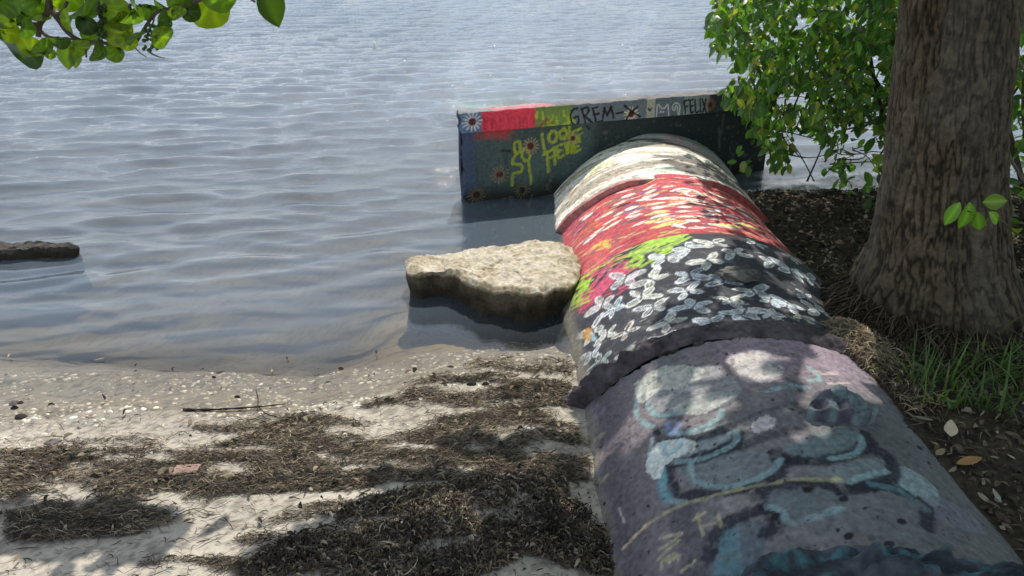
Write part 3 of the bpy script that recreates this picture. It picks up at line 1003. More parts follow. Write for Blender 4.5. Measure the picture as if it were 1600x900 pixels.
# broken flake of concrete on the near section
zf = lambda q: pl(Z(900, 520, .425, q), .595, 4)
edge = zf([(845, 310), (862, 262), (880, 228), (930, 222), (990, 232), (1040, 262), (1095, 305), (1080, 330), (1035, 335), (990, 325), (930, 322), (880, 320), (845, 310)])
ctr = edge.mean(0)
V_, C_ = [], []
rings = np.linspace(0, 1, 18)
for k, f in enumerate(rings):
    q = ctr + (edge - ctr) * f * 1.05
    h = .008 + .034 * (1 - f ** 4) * (.1 + 1.6 * fbm(q[:, 0] * 24, q[:, 1] * 60, 66, 4)) + .014 * sstep(.7, .9, f) * sstep(1.0, .93, f) * (q[:, 0] < ctr[0]) - (.014 if f == 1 else 0)
    r = .592 + h
    t = q[:, 1] / .595 + math.pi / 2
    V_.append(np.stack([PX0 + r * np.cos(t), q[:, 0], PZ + r * np.sin(t)], -1) - ORI)
    n = fbm(q[:, 0] * 20, q[:, 1] * 50, 68, 4)[:, None]
    k2 = sstep(.45, .58, fbm(q[:, 0] * 16, q[:, 1] * 34, 69, 3))[:, None]
    cc = np.array(lin(84, 82, 92)) * (1 - k2) + np.array(lin(106, 120, 122)) * k2
    C_.append(cc * (.6 + .8 * n))
V_, C_ = np.array(V_), np.array(C_)
o = link('broken_flake', mesh_np('broken_flake', V_, grid_faces(*V_.shape[:2], False), M_mortar, C_), pipe)
o['label'] = 'broken flake of painted concrete near the soil edge'

# ------------------------------------------------------------------ headwall
WO = np.array([-.224, 3.607, 0.0])
wd = np.array([math.cos(R_(17)), math.sin(R_(17)), 0])
wnrm = np.array([math.sin(R_(17)), -math.cos(R_(17)), 0])
hw = thing('headwall', 'dark graffiti covered concrete headwall standing in the water at the pipe end', 'wall', tuple(WO))


def at_wall(px, py):
    d = ray(px, py)
    o_ = np.array([0, 0, CAM_H])
    t = ((WO - o_) @ wnrm) / (d @ wnrm)
    P = o_ + d * t
    return np.array([(P - WO) @ wd, P[2]])


def wl(pts, n=5):
    return np.array([at_wall(a, b) for a, b in smooth_line(pts, n)])


def slab_mesh(name, a0, a1, z0, z1, f0, th, paint, da=.0034, dz=.0034, seed=900, edge=.012):
    na, nz = int((a1 - a0) / da), int((z1 - z0) / dz)
    a, z = np.linspace(a0, a1, na), np.linspace(z0, z1, nz)
    prof = [(zz, f0) for zz in z] + [(z1 + .002, f0 - t) for t in np.linspace(.006, th, 6)] + [(zz, f0 - th) for zz in np.linspace(z1 - .012, z0, 6)]
    prof = np.array(prof)
    A = np.repeat(a[None], len(prof), 0)
    Zz = np.repeat(prof[:, :1], na, 1)
    Fr = np.repeat(prof[:, 1:], na, 1)
    C = np.zeros(A.shape + (3,))
    Cf = np.asarray(paint(A[:nz], Zz[:nz])).reshape(nz, na, 3)
    C[:nz] = Cf
    C[nz:] = np.array(lin(122, 118, 116)) * (.6 + .8 * fbm(A[nz:] * 14, Zz[nz:] * 30 + Fr[nz:] * 30, seed, 3)[..., None])
    red = sstep(.12, .16, A[nz:]) * sstep(.46, .42, A[nz:])
    C[nz:] = C[nz:] * (1 - .5 * red[..., None]) + np.array(lin(220, 120, 130)) * .5 * red[..., None]
    rag = edge * (fbm(Zz * 26, Fr * 10, seed + 2, 4) - .5) * 2
    A2 = A + rag * sstep(a0 + .06, a0, A)
    Fr2 = Fr + .006 * (fbm(A * 7, Zz * 7, seed + 4, 4) - .5)
    Z2 = Zz + .016 * (fbm(A * 26, Fr * 22, seed + 6, 5, .6) - .5) * sstep(z1 - .04, z1, Zz)
    # end faces
    mid = f0 - th / 2
    for side in (0, -1):
        cA, cF, cZ, cC = A2[:, side:side + 1] if side == 0 else A2[:, -1:], Fr2[:, :1] * 0 + mid, Z2[:, :1] if side == 0 else Z2[:, -1:], C[:, :1] if side == 0 else C[:, -1:]
        near = lambda s_: (cA + (.0 if s_ else .0), mid + (Fr2[:, :1] - mid) * .98, cZ, np.broadcast_to(np.array(lin(40, 52, 76)), cC.shape) if side == 0 else cC)
        n1 = near(1)
        n2 = (cA, cF, cZ, n1[3])
        if side == 0:
            A2, Fr2, Z2, C = np.hstack([n2[0], n1[0], A2]), np.hstack([n2[1], n1[1], Fr2]), np.hstack([n2[2], n1[2], Z2]), np.concatenate([n2[3], n1[3], C], 1)
        else:
            A2, Fr2, Z2, C = np.hstack([A2, n2[0]]), np.hstack([Fr2, n2[1]]), np.hstack([Z2, n2[2]]), np.concatenate([C, n2[3]], 1)
    P = A2[..., None] * wd + Fr2[..., None] * wnrm + Z2[..., None] * np.array([0, 0, 1])
    return mesh_np(name, P, grid_faces(*A2.shape), M_conc, C)


def daisy(p, c, r, pet, core=lin(96, 40, 26)):
    for k in range(14):
        an = k * 2 * math.pi / 14 + .1
        d = np.array([math.cos(an), math.sin(an)])
        p.stroke(np.array([c + d * r * .5, c + d * r * (.95 + .12 * rng.random())]), r * .17, pet, .95, .3, .1)
    p.ell(c, r * .42, r * .42, 0, core, 1, None, .1)


LIME = lin(160, 174, 58)


def paint_slab(A, Zz):
    n = fbm(A * 6, Zz * 6, 911, 4)
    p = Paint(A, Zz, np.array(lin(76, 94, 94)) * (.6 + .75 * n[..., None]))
    p.tint(.9 * sstep(.06, .03, A + .02 * (n - .5)), lin(72, 88, 116))
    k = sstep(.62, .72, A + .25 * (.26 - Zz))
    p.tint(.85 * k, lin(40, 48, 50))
    p.tint(.75 * sstep(.3, .34, Zz) * sstep(.34, .2, A) * sstep(.42, .55, n), lin(196, 66, 66))
    p.tint(.55 * sstep(.27, .34, Zz) * sstep(.5, .4, np.abs(A - .3) * 3) * sstep(.45, .6, fbm(A * 12, Zz * 12, 915, 3)), lin(170, 70, 66))
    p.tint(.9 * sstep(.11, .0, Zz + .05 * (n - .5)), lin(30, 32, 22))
    h1 = lambda q: wl(Z(715, 145, .2056, q))
    h2 = lambda q: wl(Z(880, 145, .1625, q))
    sk = lambda q, w=.017, c=LIME, a=.95: p.stroke(h1(q), w, c, a, .3, .25)
    # yellow green figure
    for q in ([(470, 370), (440, 375), (430, 430), (450, 465), (475, 430), (472, 375)], [(440, 470), (420, 510), (420, 540), (480, 545), (490, 570), (480, 600), (425, 615), (418, 660), (414, 700)],
              [(520, 420), (495, 440), (490, 480), (510, 515), (540, 505), (550, 470), (525, 425)], [(535, 510), (545, 580), (558, 660), (558, 690)]):
        sk(q, .015)
    # LOOK / HERE
    for q in ([(640, 315), (655, 400), (665, 465)], [(655, 470), (700, 445), (740, 420)],
              [(720, 290), (692, 330), (705, 375), (740, 370), (757, 325), (740, 292), (720, 290)],
              [(800, 278), (775, 310), (785, 350), (815, 345), (830, 305), (815, 280), (800, 278)],
              [(850, 265), (858, 340)], [(935, 270), (860, 310)], [(862, 308), (925, 350)],
              [(680, 450), (685, 530), (690, 600)], [(735, 415), (741, 545)], [(682, 500), (742, 478)],
              [(790, 395), (760, 410), (765, 490), (805, 475)], [(762, 450), (795, 438)],
              [(822, 385), (830, 460)], [(822, 388), (855, 380), (850, 415), (828, 425), (865, 455)],
              [(925, 370), (880, 385), (885, 450), (930, 430)], [(882, 415), (920, 405)]):
        sk(q, .016)
    for k_ in range(16):
        q0 = (845 + 85 * rng.random(), 280 + 150 * rng.random())
        sk([q0, (q0[0] + 30 * rng.normal(), q0[1] + 25 * rng.normal())], .014, lin(150, 170, 40), .6)
    pet = lin(156, 140, 106)
    for (a, b, r_) in ((555, 405, .040), (320, 622, .043), (490, 740, .040), (145, 775, .040), (875, 345, .030)):
        daisy(p, wl(Z(715, 145, .2056, [(a, b), (a + 1, b), (a + 2, b)]))[0], r_ * rng.uniform(.9, 1.1), pet if b < 500 else np.array(pet) * (.75 if b < 700 else .38), lin(84, 38, 26) if b < 700 else lin(50, 30, 24))
    for k_ in range(60):                                      # runs of dirty water and chipped spots
        a_, z_ = rng.uniform(.05, 1.6), rng.uniform(.05, .34)
        p.stroke(np.array([[a_, z_], [a_ + .01 * rng.normal(), z_ - rng.uniform(.03, .14)]]), rng.uniform(.004, .014), [lin(40, 46, 44), lin(110, 118, 112), lin(60, 52, 40)][k_ % 3], .45, .6)
    p.tint(.6 * sstep(.66, .72, fbm(A * 30, Zz * 30, 917, 4)), lin(96, 96, 90))
    for q in ([(340, 440), (400, 445)], [(985, 250), (1000, 275)]):
        sk(q, .014, lin(30, 30, 36), .8)
    return p.C


def paint_coping(A, Zz):
    n = fbm(A * 8, Zz * 8, 931, 4)
    p = Paint(A, Zz, np.array(lin(112, 124, 136)) * (.72 + .55 * n[..., None]))
    a_ = lambda px: at_wall(px, 185)[0]
    for x0, x1, c, al in ((700, 751, lin(96, 128, 160), .9), (751, 835, lin(238, 70, 92), .95), (835, 893, lin(120, 150, 56), .8), (1007, 1020, lin(186, 186, 176), .95), (1064, 1102, lin(168, 178, 180), .9), (1104, 1400, lin(58, 66, 68), .9)):
        j = .004 * (fbm(Zz * 60, A * 0, 935, 3) - .5)
        p.tint(al * sstep(a_(x0) - .003, a_(x0) + .003, A + j) * sstep(a_(x1) + .003, a_(x1) - .003, A + j), c)
    for k in range(14):
        x = 753 + 82 * rng.random()
        p.stroke(wl([(x, 178 + 10 * rng.random()), (x + 1, 200)]), .012, lin(160, 40, 60), .35)
    for k in range(16):
        x, y = 838 + 52 * rng.random(), 172 + 26 * rng.random()
        p.stroke(wl([(x, y), (x + 5 * rng.normal(), y + 9)]), .014, [lin(170, 200, 60), lin(196, 200, 70), lin(150, 70, 60)][k % 3 if k < 8 else 0], .8)
    pet = lin(226, 212, 190)
    daisy(p, wl([(737, 189), (738, 189), (739, 189)])[0], .043, lin(214, 214, 220))
    h2 = lambda q: wl(Z(880, 145, .1625, q))
    daisy(p, h2([(645, 200), (646, 200), (647, 200)])[0], .038, pet)
    daisy(p, h2([(1400, 110), (1401, 110), (1402, 110)])[0], .032, lin(150, 110, 80))
    K = lin(20, 20, 24)
    for q in ([(125, 140), (80, 160), (62, 210), (75, 280), (115, 300), (140, 260), (130, 225), (95, 235)],
              [(165, 150), (190, 220), (205, 300)], [(165, 150), (220, 135), (235, 170), (200, 215)], [(200, 215), (240, 255), (285, 292)],
              [(270, 140), (290, 200), (305, 280)], [(270, 140), (320, 130)], [(285, 205), (330, 195)], [(305, 280), (370, 262)],
              [(370, 242), (386, 140)], [(386, 140), (414, 215)], [(414, 215), (448, 128)], [(448, 128), (476, 232)],
              [(508, 190), (562, 182)], [(580, 120), (645, 172), (725, 222)], [(704, 130), (645, 180), (598, 248)]):
        p.stroke(h2(q), .0115, K, .95, .25, .1)
    Wt = lin(214, 222, 222)
    for q in ([(885, 235), (888, 180), (900, 108), (935, 145), (965, 140), (992, 102), (1000, 160), (1003, 215)],
              [(1042, 155), (1040, 120), (1070, 92), (1105, 110), (1108, 170), (1105, 212)], [(1042, 155), (1060, 160), (1065, 125), (1085, 125), (1088, 170), (1092, 210)]):
        p.stroke(h2(q), .007, Wt, .95, .25, .1)
    for q in ((925, 178), (950, 178)):
        p.ell(h2([q, (q[0] + 1, q[1]), (q[0] + 2, q[1])])[0], .005, .005, 0, Wt, 1, None, 0)
    p.stroke(h2([(808, 148), (824, 165), (838, 145)]), .010, lin(40, 44, 46), .95)
    p.stroke(h2([(788, 85), (790, 240)]), .004, lin(60, 66, 70), .6)
    D = lin(34, 40, 44)
    for q in ([(1150, 75), (1162, 190)], [(1150, 75), (1192, 62)], [(1155, 130), (1185, 122)],
              [(1205, 65), (1215, 185)], [(1205, 65), (1235, 58)], [(1210, 125), (1235, 118)], [(1215, 185), (1240, 178)],
              [(1255, 58), (1262, 180), (1290, 172)], [(1303, 55), (1310, 178)], [(1325, 55), (1362, 185)], [(1360, 52), (1328, 190)]):
        p.stroke(h2(q), .010, D, .95, .2, .05)
    return p.C


top_z = .453
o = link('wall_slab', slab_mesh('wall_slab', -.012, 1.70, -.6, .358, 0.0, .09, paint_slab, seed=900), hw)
o['label'] = 'dark grey green wall face with lime letters and daisies'
o = link('coping_beam', slab_mesh('coping_beam', -.02, 1.705, .3582, top_z, .014, .075, paint_coping, seed=950, edge=.026), hw)
o['label'] = 'painted top band with red panel, black tag and FELIX lettering'


# ------------------------------------------------------------------ flat limestone rocks
def slab_rock(name, label, outline, ztop, seed, tilt=(0, 0), cols=((.58, .51, .40), (.32, .26, .165)), rel=.016, depth=.32, nth=260):
    P = np.array([at(a, b, ztop)[:2] for a, b in smooth_line(outline + [outline[0]], 8)])
    c = P.mean(0)
    seg = np.r_[0, np.cumsum(np.hypot(*np.diff(P, axis=0).T))]
    t = np.linspace(0, seg[-1], nth, endpoint=False)
    E = np.stack([np.interp(t, seg, P[:, 0]), np.interp(t, seg, P[:, 1])], 1) - c
    E += .022 * (np.stack([fbm(t * 26, t * 0, seed, 5, .6), fbm(t * 26, t * 0 + 9, seed + 1, 5, .6)], 1) - .5)
    V, C = [], []
    for f in np.linspace(0, 1, 44):
        q = E * f
        z = (fbm((q[:, 0] + c[0]) * 10, (q[:, 1] + c[1]) * 10, seed + 5, 4) - .5) * rel * 1.6 + (fbm(q[:, 0] * 50, q[:, 1] * 50, seed + 6, 3) - .5) * rel * .7
        z = z - .014 * sstep(.88, 1, f) + q @ np.array(tilt)
        V.append(np.c_[q, z])
        n = fbm(q[:, 0] * 16, q[:, 1] * 16, seed + 8, 4)[:, None]
        edge = (sstep(.72, 1.0, f) * sstep(.35, .6, fbm(q[:, 0] * 30, q[:, 1] * 30, seed + 9, 3)))[:, None]
        edge = np.maximum(edge, sstep(.52, .66, n) * .6)
        crack = sstep(.035, .0, np.abs(fbm((q[:, 0] + 3) * 7, (q[:, 1] + 1) * 7, seed + 31, 4) - .5))[:, None]
        edge = np.maximum(edge, crack * .9)
        V[-1][:, 2] -= .006 * crack[:, 0]
        C.append((np.array(cols[0]) * (1 - edge) + np.array(cols[1]) * edge) * (.75 + .5 * n))
    zl = V[-1][:, 2]
    for k, f in enumerate(np.linspace(0, 1, 26)[1:]):
        z = zl - f * depth
        q = E * (1 + .02 * f - .035 * sstep(.03, .25, f) * (.4 + fbm(t * 9, f * 3 + t * 0, seed + 12, 3)) + .06 * sstep(.4, 1, f))[:, None]
        q = q * (1 + .07 * (fbm(t * 18, f * 7 + t * 0, seed + 15, 4) - .5))[:, None]
        V.append(np.c_[q, z])
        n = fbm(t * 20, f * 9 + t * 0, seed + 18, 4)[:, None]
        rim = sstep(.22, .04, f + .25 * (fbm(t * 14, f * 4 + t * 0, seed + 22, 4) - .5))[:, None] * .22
        C.append((np.array((.034, .029, .019)) * (1 - rim) + np.array(cols[1]) * rim) * (.5 + n) + 0 * q[:, :1])  # side colour near black: painted shade, plus wet and algae
    V = np.array(V)
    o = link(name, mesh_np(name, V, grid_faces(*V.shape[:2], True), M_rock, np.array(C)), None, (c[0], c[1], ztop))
    return tag(o, label, 'rock')


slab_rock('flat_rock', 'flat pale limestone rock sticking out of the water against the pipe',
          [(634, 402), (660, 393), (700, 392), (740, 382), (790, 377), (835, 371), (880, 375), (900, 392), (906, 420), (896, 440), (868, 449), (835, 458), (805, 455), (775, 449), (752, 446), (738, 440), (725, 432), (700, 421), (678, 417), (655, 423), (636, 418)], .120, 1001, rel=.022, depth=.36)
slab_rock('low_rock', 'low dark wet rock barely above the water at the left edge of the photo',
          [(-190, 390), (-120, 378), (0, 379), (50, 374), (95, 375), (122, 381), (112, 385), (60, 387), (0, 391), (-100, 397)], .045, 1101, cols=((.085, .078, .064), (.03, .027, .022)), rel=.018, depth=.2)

# ------------------------------------------------------------------ seaweed wrack, shells, stones
def ribbons(P, ang, length, width, bend, lift, cols, k=4, twist=None):
    """N flat curved strands lying on the ground; returns verts, quads, colours"""
    N = len(P)
    t = np.linspace(-.5, .5, k + 1)[None]
    a = ang[:, None] + bend[:, None] * t
    step = length[:, None] / k
    dx, dy = np.cos(a) * step, np.sin(a) * step
    X, Y = np.cumsum(dx, 1), np.cumsum(dy, 1)
    X = P[:, :1] + X - X.mean(1, keepdims=True)
    Y = P[:, 1:2] + Y - Y.mean(1, keepdims=True)
    Zz = P[:, 2:3] + lift * (1 - (2 * t) ** 2)
    w = width[:, None] * (1 - .75 * (2 * np.abs(t)) ** 2) * .5
    nx, ny = -np.sin(a) * w, np.cos(a) * w
    tw = (twist if twist is not None else rng.normal(0, .6, N))[:, None] * w * np.ones_like(t)
    L = np.stack([X - nx, Y - ny, Zz - tw], -1)
    Rr = np.stack([X + nx, Y + ny, Zz + tw], -1)
    V = np.stack([L, Rr], 2).reshape(N, -1, 3)
    m = 2 * (k + 1)
    q = np.array([[2 * i, 2 * i + 2, 2 * i + 3, 2 * i + 1] for i in range(k)])
    F = (np.arange(N)[:, None, None] * m + q[None]).reshape(-1, 4)
    C = np.repeat(cols[:, None], m, 1)
    return V.reshape(-1, 3), F, C.reshape(-1, 3)


def pick(n, pal, jit=.3):
    pal = np.array(pal)
    c = pal[rng.integers(0, len(pal), n)]
    return c * (1 + jit * rng.normal(0, 1, (n, 1))).clip(.3, 2)


N0 = 400000
X = rng.uniform(-1.75, .34, N0)
Y = rng.uniform(1.1, 2.36, N0)
m = wrack_mask(X, Y)
keep = rng.random(N0) < m * .60 + .016 * (Y < shore(X) - .02)
X, Y, m = X[keep], Y[keep], m[keep]
inm = in_poly(X, Y, MOUND)
nn = len(X)
lift = np.where(inm, .009, .009)[:, None] * rng.random((nn, 1)) ** 1.5
Zb = np.maximum(sand_z(X, Y), .0) + .002 + np.where(inm, .016, .007) * rng.random(nn) ** 2
pal = [(.075, .058, .040), (.12, .092, .062), (.165, .128, .085), (.05, .042, .034), (.22, .175, .115), (.10, .085, .072), (.30, .245, .165), (.04, .034, .028)]
V, F, C = ribbons(np.c_[X, Y, Zb], rng.normal(.12, .55, nn) + np.where(inm, rng.normal(0, 1.2, nn), 0), np.where(inm & (rng.random(nn) < .85), rng.uniform(.006, .022, nn), np.where(rng.random(nn) < .85, rng.uniform(.008, .034, nn), rng.uniform(.03, .08, nn))), np.where(inm, rng.uniform(.0009, .0034, nn), rng.uniform(.0007, .0024, nn)), rng.normal(0, 1.3, nn), lift, pick(nn, pal) * (.30 + 1.3 * fbm(X * 8, Y * 16, 37, 4)[:, None]), 4, np.where(inm, rng.normal(0, 1.4, nn), rng.normal(0, .6, nn)))
tag(link('seaweed_wrack', mesh_np('seaweed_wrack', V, F, M_fibre, C)), 'dried brown seaweed strands washed up in bands on the sand', 'seaweed', kind='stuff')

nk = 900
X, Y = rng.uniform(-1.7, .3, nk * 3), rng.uniform(1.15, 2.2, nk * 3)
kp = rng.random(nk * 3) < wrack_mask(X, Y) * .5 + .05
X, Y = X[kp], Y[kp]
nk = len(X)
V, F, C = ribbons(np.c_[X, Y, np.maximum(sand_z(X, Y), 0) + .006 + .008 * rng.random(nk)], rng.uniform(0, 6.3, nk), rng.uniform(.010, .030, nk), rng.uniform(.004, .010, nk), rng.normal(0, .8, nk), .007 * rng.random((nk, 1)),
                  pick(nk, [(.10, .07, .045), (.05, .038, .028), (.20, .145, .085), (.03, .026, .022), (.30, .25, .17)]), 3, rng.normal(0, .8, nk))
tag(link('wrack_fragments', mesh_np('wrack_fragments', V, F, M_fibre, C)), 'brown leaf and bark fragments mixed into the washed up seaweed', 'debris', kind='stuff')

# shells: little domes strewn in the shallows and along the water line
def domes(P, rx, ry, rz, ang, cols, n=7):
    N = len(P)
    th = np.linspace(0, 2 * np.pi, n, endpoint=False)
    rings = [(1.0, 0.0), (.62, .72)]
    V = []
    for f, h in rings:
        x, y = f * rx[:, None] * np.cos(th), f * ry[:, None] * np.sin(th)
        ca, sa = np.cos(ang)[:, None], np.sin(ang)[:, None]
        V.append(np.stack([P[:, :1] + ca * x - sa * y, P[:, 1:2] + sa * x + ca * y, P[:, 2:3] + rz[:, None] * h + 0 * x], -1))
    V.append((P + np.c_[0 * rz, 0 * rz, rz])[:, None])
    V = np.concatenate(V, 1)
    m_ = 2 * n + 1
    j = np.arange(n)
    q = np.stack([j, (j + 1) % n, n + (j + 1) % n, n + j], 1)
    t = np.stack([n + j, n + (j + 1) % n, np.full(n, 2 * n)], 1)
    b = np.arange(N)[:, None, None] * m_
    return V.reshape(-1, 3), [(b + q).reshape(-1, 4), (b + t).reshape(-1, 3)], np.repeat(cols, m_, 0)


ns = 3300
X = rng.uniform(-2.3, .22, ns)
d = np.where(rng.random(ns) < .7, rng.uniform(-.06, .30, ns), rng.normal(-.1, .16, ns))
Y = shore(X) + d
keep = (fbm(X * 5, Y * 8, 88, 3) > .42) | (rng.random(ns) < .3)
X, Y = X[keep], Y[keep]
ns = len(X)
r0 = .0025 + .0055 * rng.random(ns) ** 2.5
V, F, C = domes(np.c_[X, Y, sand_z(X, Y)], r0 * rng.uniform(1, 1.9, ns), r0, r0 * .45, rng.normal(.1, .7, ns), pick(ns, [(.62, .57, .46), (.52, .46, .35), (.45, .40, .32), (.72, .69, .6), (.34, .28, .2)], .12))
tag(link('shell_bed', mesh_np('shell_bed', V, F, M_shell, C)), 'pale broken shells strewn in the shallows and along the waterline', 'shells', kind='stuff')


def single_dome(name, label, cat, px, py, r, h, colr, ang=0.0, group=None, seed=3, mat=M_shell):
    p = at(px, py, .01)
    z = float(sand_z(np.array(p[0]), np.array(p[1])))
    th = np.linspace(0, 2 * np.pi, 22, endpoint=False)
    V = []
    for f in np.linspace(1, .0, 9):
        k = 1 + .22 * (fbm(np.cos(th) * 2 + 5, np.sin(th) * 2 + 5, seed, 3) - .5) * 2
        hh = h * math.sqrt(max(0, 1 - f * f)) * (1 + .25 * (fbm(np.cos(th) * 3 * f, np.sin(th) * 3 * f, seed + 2, 3) - .5))
        x, y = r * 1.5 * f * k * np.cos(th), r * f * k * np.sin(th)
        V.append(np.stack([x * math.cos(ang) - y * math.sin(ang), x * math.sin(ang) + y * math.cos(ang), hh - .002], -1))
    V = np.array(V)
    C = np.array(colr) * (.75 + .5 * fbm(V[..., 0] * 150, V[..., 1] * 150, seed + 5, 3)[..., None])
    o = link(name, mesh_np(name, V, grid_faces(*V.shape[:2], True), mat, C), None, (p[0], p[1], z))
    return tag(o, label, cat, group)


single_dome('stone', 'small dark stone on clean sand near the left edge, by the shallows', 'stone', 32, 649, .012, .014, (.06, .05, .045), 0, None, 5, M_rock)
single_dome('stone', 'small black stone among shells near the pipe at the waterline', 'stone', 737, 598, .011, .012, (.03, .028, .027), .2, None, 6, M_rock)
single_dome('stone', 'brown pointed stone lying in the shallows at the far left', 'stone', 17, 617, .010, .016, (.16, .10, .05), .4, None, 7, M_rock)
single_dome('stone', 'low grey stone on the sand below the shell strip', 'stone', 82, 688, .017, .008, (.16, .14, .13), .1, None, 8, M_rock)
for k, (a, b, r, lab) in enumerate([(104, 692, .011, 'white shell on bare sand just right of a low grey stone'), (113, 649, .009, 'white shell near the waterline at left, above a stretch of bare sand'),
                                    (233, 707, .013, 'cream shell at the far edge of the left seaweed band'), (278, 812, .010, 'pale shell beside leaf shadow on the sand'),
                                    (500, 702, .010, 'small white shell between seaweed strands in the middle of the beach'), (116, 813, .011, 'white shell among dark seaweed at lower left'),
                                    (728, 849, .009, 'pale shell on the near seaweed heap')]):
    single_dome('shell', lab, 'shell', a, b, r, r * .55, (.74, .69, .6), .3 * k, 'larger shells on the beach', 20 + k)

# sunken stick with bent end, pink rag, twigs standing in the shallows
q = [at(a, b, .004) for a, b in smooth_line([(286, 640), (330, 640), (370, 638), (410, 635), (446, 631)], 5)]
o = link('stick', None, None)
bpy.data.objects.remove(o)
pc = np.array(q) - q[0]
V, Q, T = tube_np(pc, np.linspace(.0042, .0016, len(pc)) * (1 + .3 * np.sin(np.arange(len(pc)) * 1.9)), 7)
tag(link('driftwood_stick', mesh_np('driftwood_stick', V, [Q, T], M_bark, (.03, .027, .028)), None, tuple(q[0])), 'thin dark driftwood stick lying along the waterline', 'stick')
for (pts, lab) in (([(402, 640), (406, 632), (405, 612)], 'thin pale twig standing upright in the shallows'),
                   ([(405, 637), (415, 646), (432, 651)], 'thin curved dark twig bending from the waterline onto the sand')):
    q = np.array([at(*pts[0], .004), at(*pts[1], .012), at(*pts[2], .008)])
    if 'upright' in lab:
        q = np.array([at(402, 640, 0), at(402, 640, 0) + [.004, .01, .03], at(402, 640, 0) + [.002, .012, .065]])
    V, Q, T = tube_np(smooth_line(q - q[0], 5), .0018, 6)
    tag(link('twig', mesh_np('twig', V, [Q, T], M_bark, (.22, .19, .15) if 'upright' in lab else (.035, .03, .028)), None, tuple(q[0])), lab, 'twig')
p0 = at(292, 733, .03)
ru, rv = np.meshgrid(np.linspace(-1, 1, 40), np.linspace(-1, 1, 26))
rx = .036 * ru * (1 + .2 * (fbm(ru * 2 + 3, rv * 2, 5, 3) - .5))
ry = .022 * rv * (1 + .7 * (fbm(ru * 2, rv * 2 + 7, 6, 3) - .5)) + .006 * ru
rz = .007 + .014 * fbm(ru * 2.2, rv * 1.6, 7, 3) * (1 - .5 * np.abs(rv))
gz = float(sand_z(np.array(p0[0]), np.array(p0[1])))
tag(link('pink_rag', mesh_np('pink_rag', np.stack([rx * .85, ry * .8, rz * .9], -1), grid_faces(*ru.shape), M_cloth, (.36, .235, .20)), None, (p0[0], p0[1], gz)), 'faded pink scrap of cloth half buried in seaweed', 'rag')
p0 = at(585, 73, 0)  # small solid white body added in place of a bright glint
th, ph = np.meshgrid(np.linspace(0, 2 * np.pi, 20, endpoint=False), np.linspace(0, np.pi, 12))
rr = .018 * np.sin(ph) * (1 - .25 * np.cos(ph))
V = np.stack([rr * np.cos(th), rr * np.sin(th), .034 * np.cos(ph) + .022], -1)
tag(link('float', mesh_np('float', V, grid_faces(12, 20, True)[:, ::-1], M_shell, (.82, .82, .8)), None, (p0[0], p0[1], 0)), 'tiny white blob in place of a glint far out on the open water', 'float')


# ------------------------------------------------------------------ leaves
def leaf_shape(L, W, fold=.25, curl=.3, tip=1.0, seed=0, k=7):
    """pointed or round leaf along +x, upper side +z"""
    t = np.linspace(0, 1, k)
    half = W / 2 * np.sin(np.pi * t ** tip) ** .75 * (1 + .08 * np.sin(7 * t + seed))
    half[0] = W * .04
    half[-1] = 0.0005
    x = L * t
    z = -curl * L * (t ** 2) * .5
    rows = []
    for s in (-1, -.5, 0, .5, 1):
        rows.append(np.stack([x, s * half, z + fold * np.abs(s) * half + .004 * L * np.sin(9 * t + seed + s * 2)], -1))
    V = np.array(rows)
    return V.reshape(-1, 3), grid_faces(5, k)


def vein(c, k=7):
    """leaf colours with a paler midrib"""
    f = np.repeat(np.array([.88, .98, 1.5, 1.02, .9]), k)
    return np.array(c)[None] * f[:, None]


def vein_round(c):
    f = np.r_[1.5, np.where(np.arange(18) % 3 == 0, 1.4, .95), np.where(np.arange(18) % 3 == 0, 1.12, .88)]
    f[1 + 9] = f[1 + 0] = 1.7
    return np.array(c)[None] * f[:, None]


def round_leaf(D, seed=0):
    th = np.linspace(0, 2 * np.pi, 18, endpoint=False)
    r = D / 2 * (1 + .05 * np.sin(2 * th + seed) + .03 * np.sin(5 * th + seed * 2))
    r = r * (1 - .16 * np.exp(-((th - np.pi) / .35) ** 2))
    V = [np.array([[0, 0, 0]])]
    for f in (.5, 1.0):
        x, y = f * r * np.cos(th), f * r * np.sin(th)
        z = .12 * D * f * f * np.sin(th * 2 + seed) + .10 * np.abs(y) * f
        V.append(np.stack([x + D / 2, y, z], -1))
    V[0][0, 0] = D / 2
    V = np.vstack(V)
    j = np.arange(18)
    T = np.stack([np.zeros(18, int), 1 + j, 1 + (j + 1) % 18], 1)
    Q = np.stack([1 + j, 19 + j, 19 + (j + 1) % 18, 1 + (j + 1) % 18], 1)
    return V, Q, T


def rot_from(dirv, nrm):
    x = dirv / (np.linalg.norm(dirv, axis=-1, keepdims=True) + 1e-9)
    z = nrm - (nrm * x).sum(-1, keepdims=True) * x
    z /= np.linalg.norm(z, axis=-1, keepdims=True) + 1e-9
    y = np.cross(z, x)
    return np.stack([x, y, z], -1)


def leaf_cloud(P, Rm, scale, shape, cols):
    V0, Q0 = shape[0], shape[1]
    T0 = shape[2] if len(shape) > 2 else None
    V = np.einsum('nij,mj->nmi', Rm, V0) * scale[:, None, None] + P[:, None]
    m = len(V0)
    b = np.arange(len(P))[:, None, None] * m
    F = [(b + Q0).reshape(-1, 4)]
    if T0 is not None: F.append((b + T0).reshape(-1, 3))
    return V.reshape(-1, 3), F, np.repeat(cols, m, 0)


from mathutils import Matrix
GREENS = np.array([(.045, .105, .026), (.055, .125, .030), (.030, .070, .024), (.080, .155, .032), (.045, .09, .038), (.12, .19, .045), (.055, .11, .03), (.19, .20, .05)])


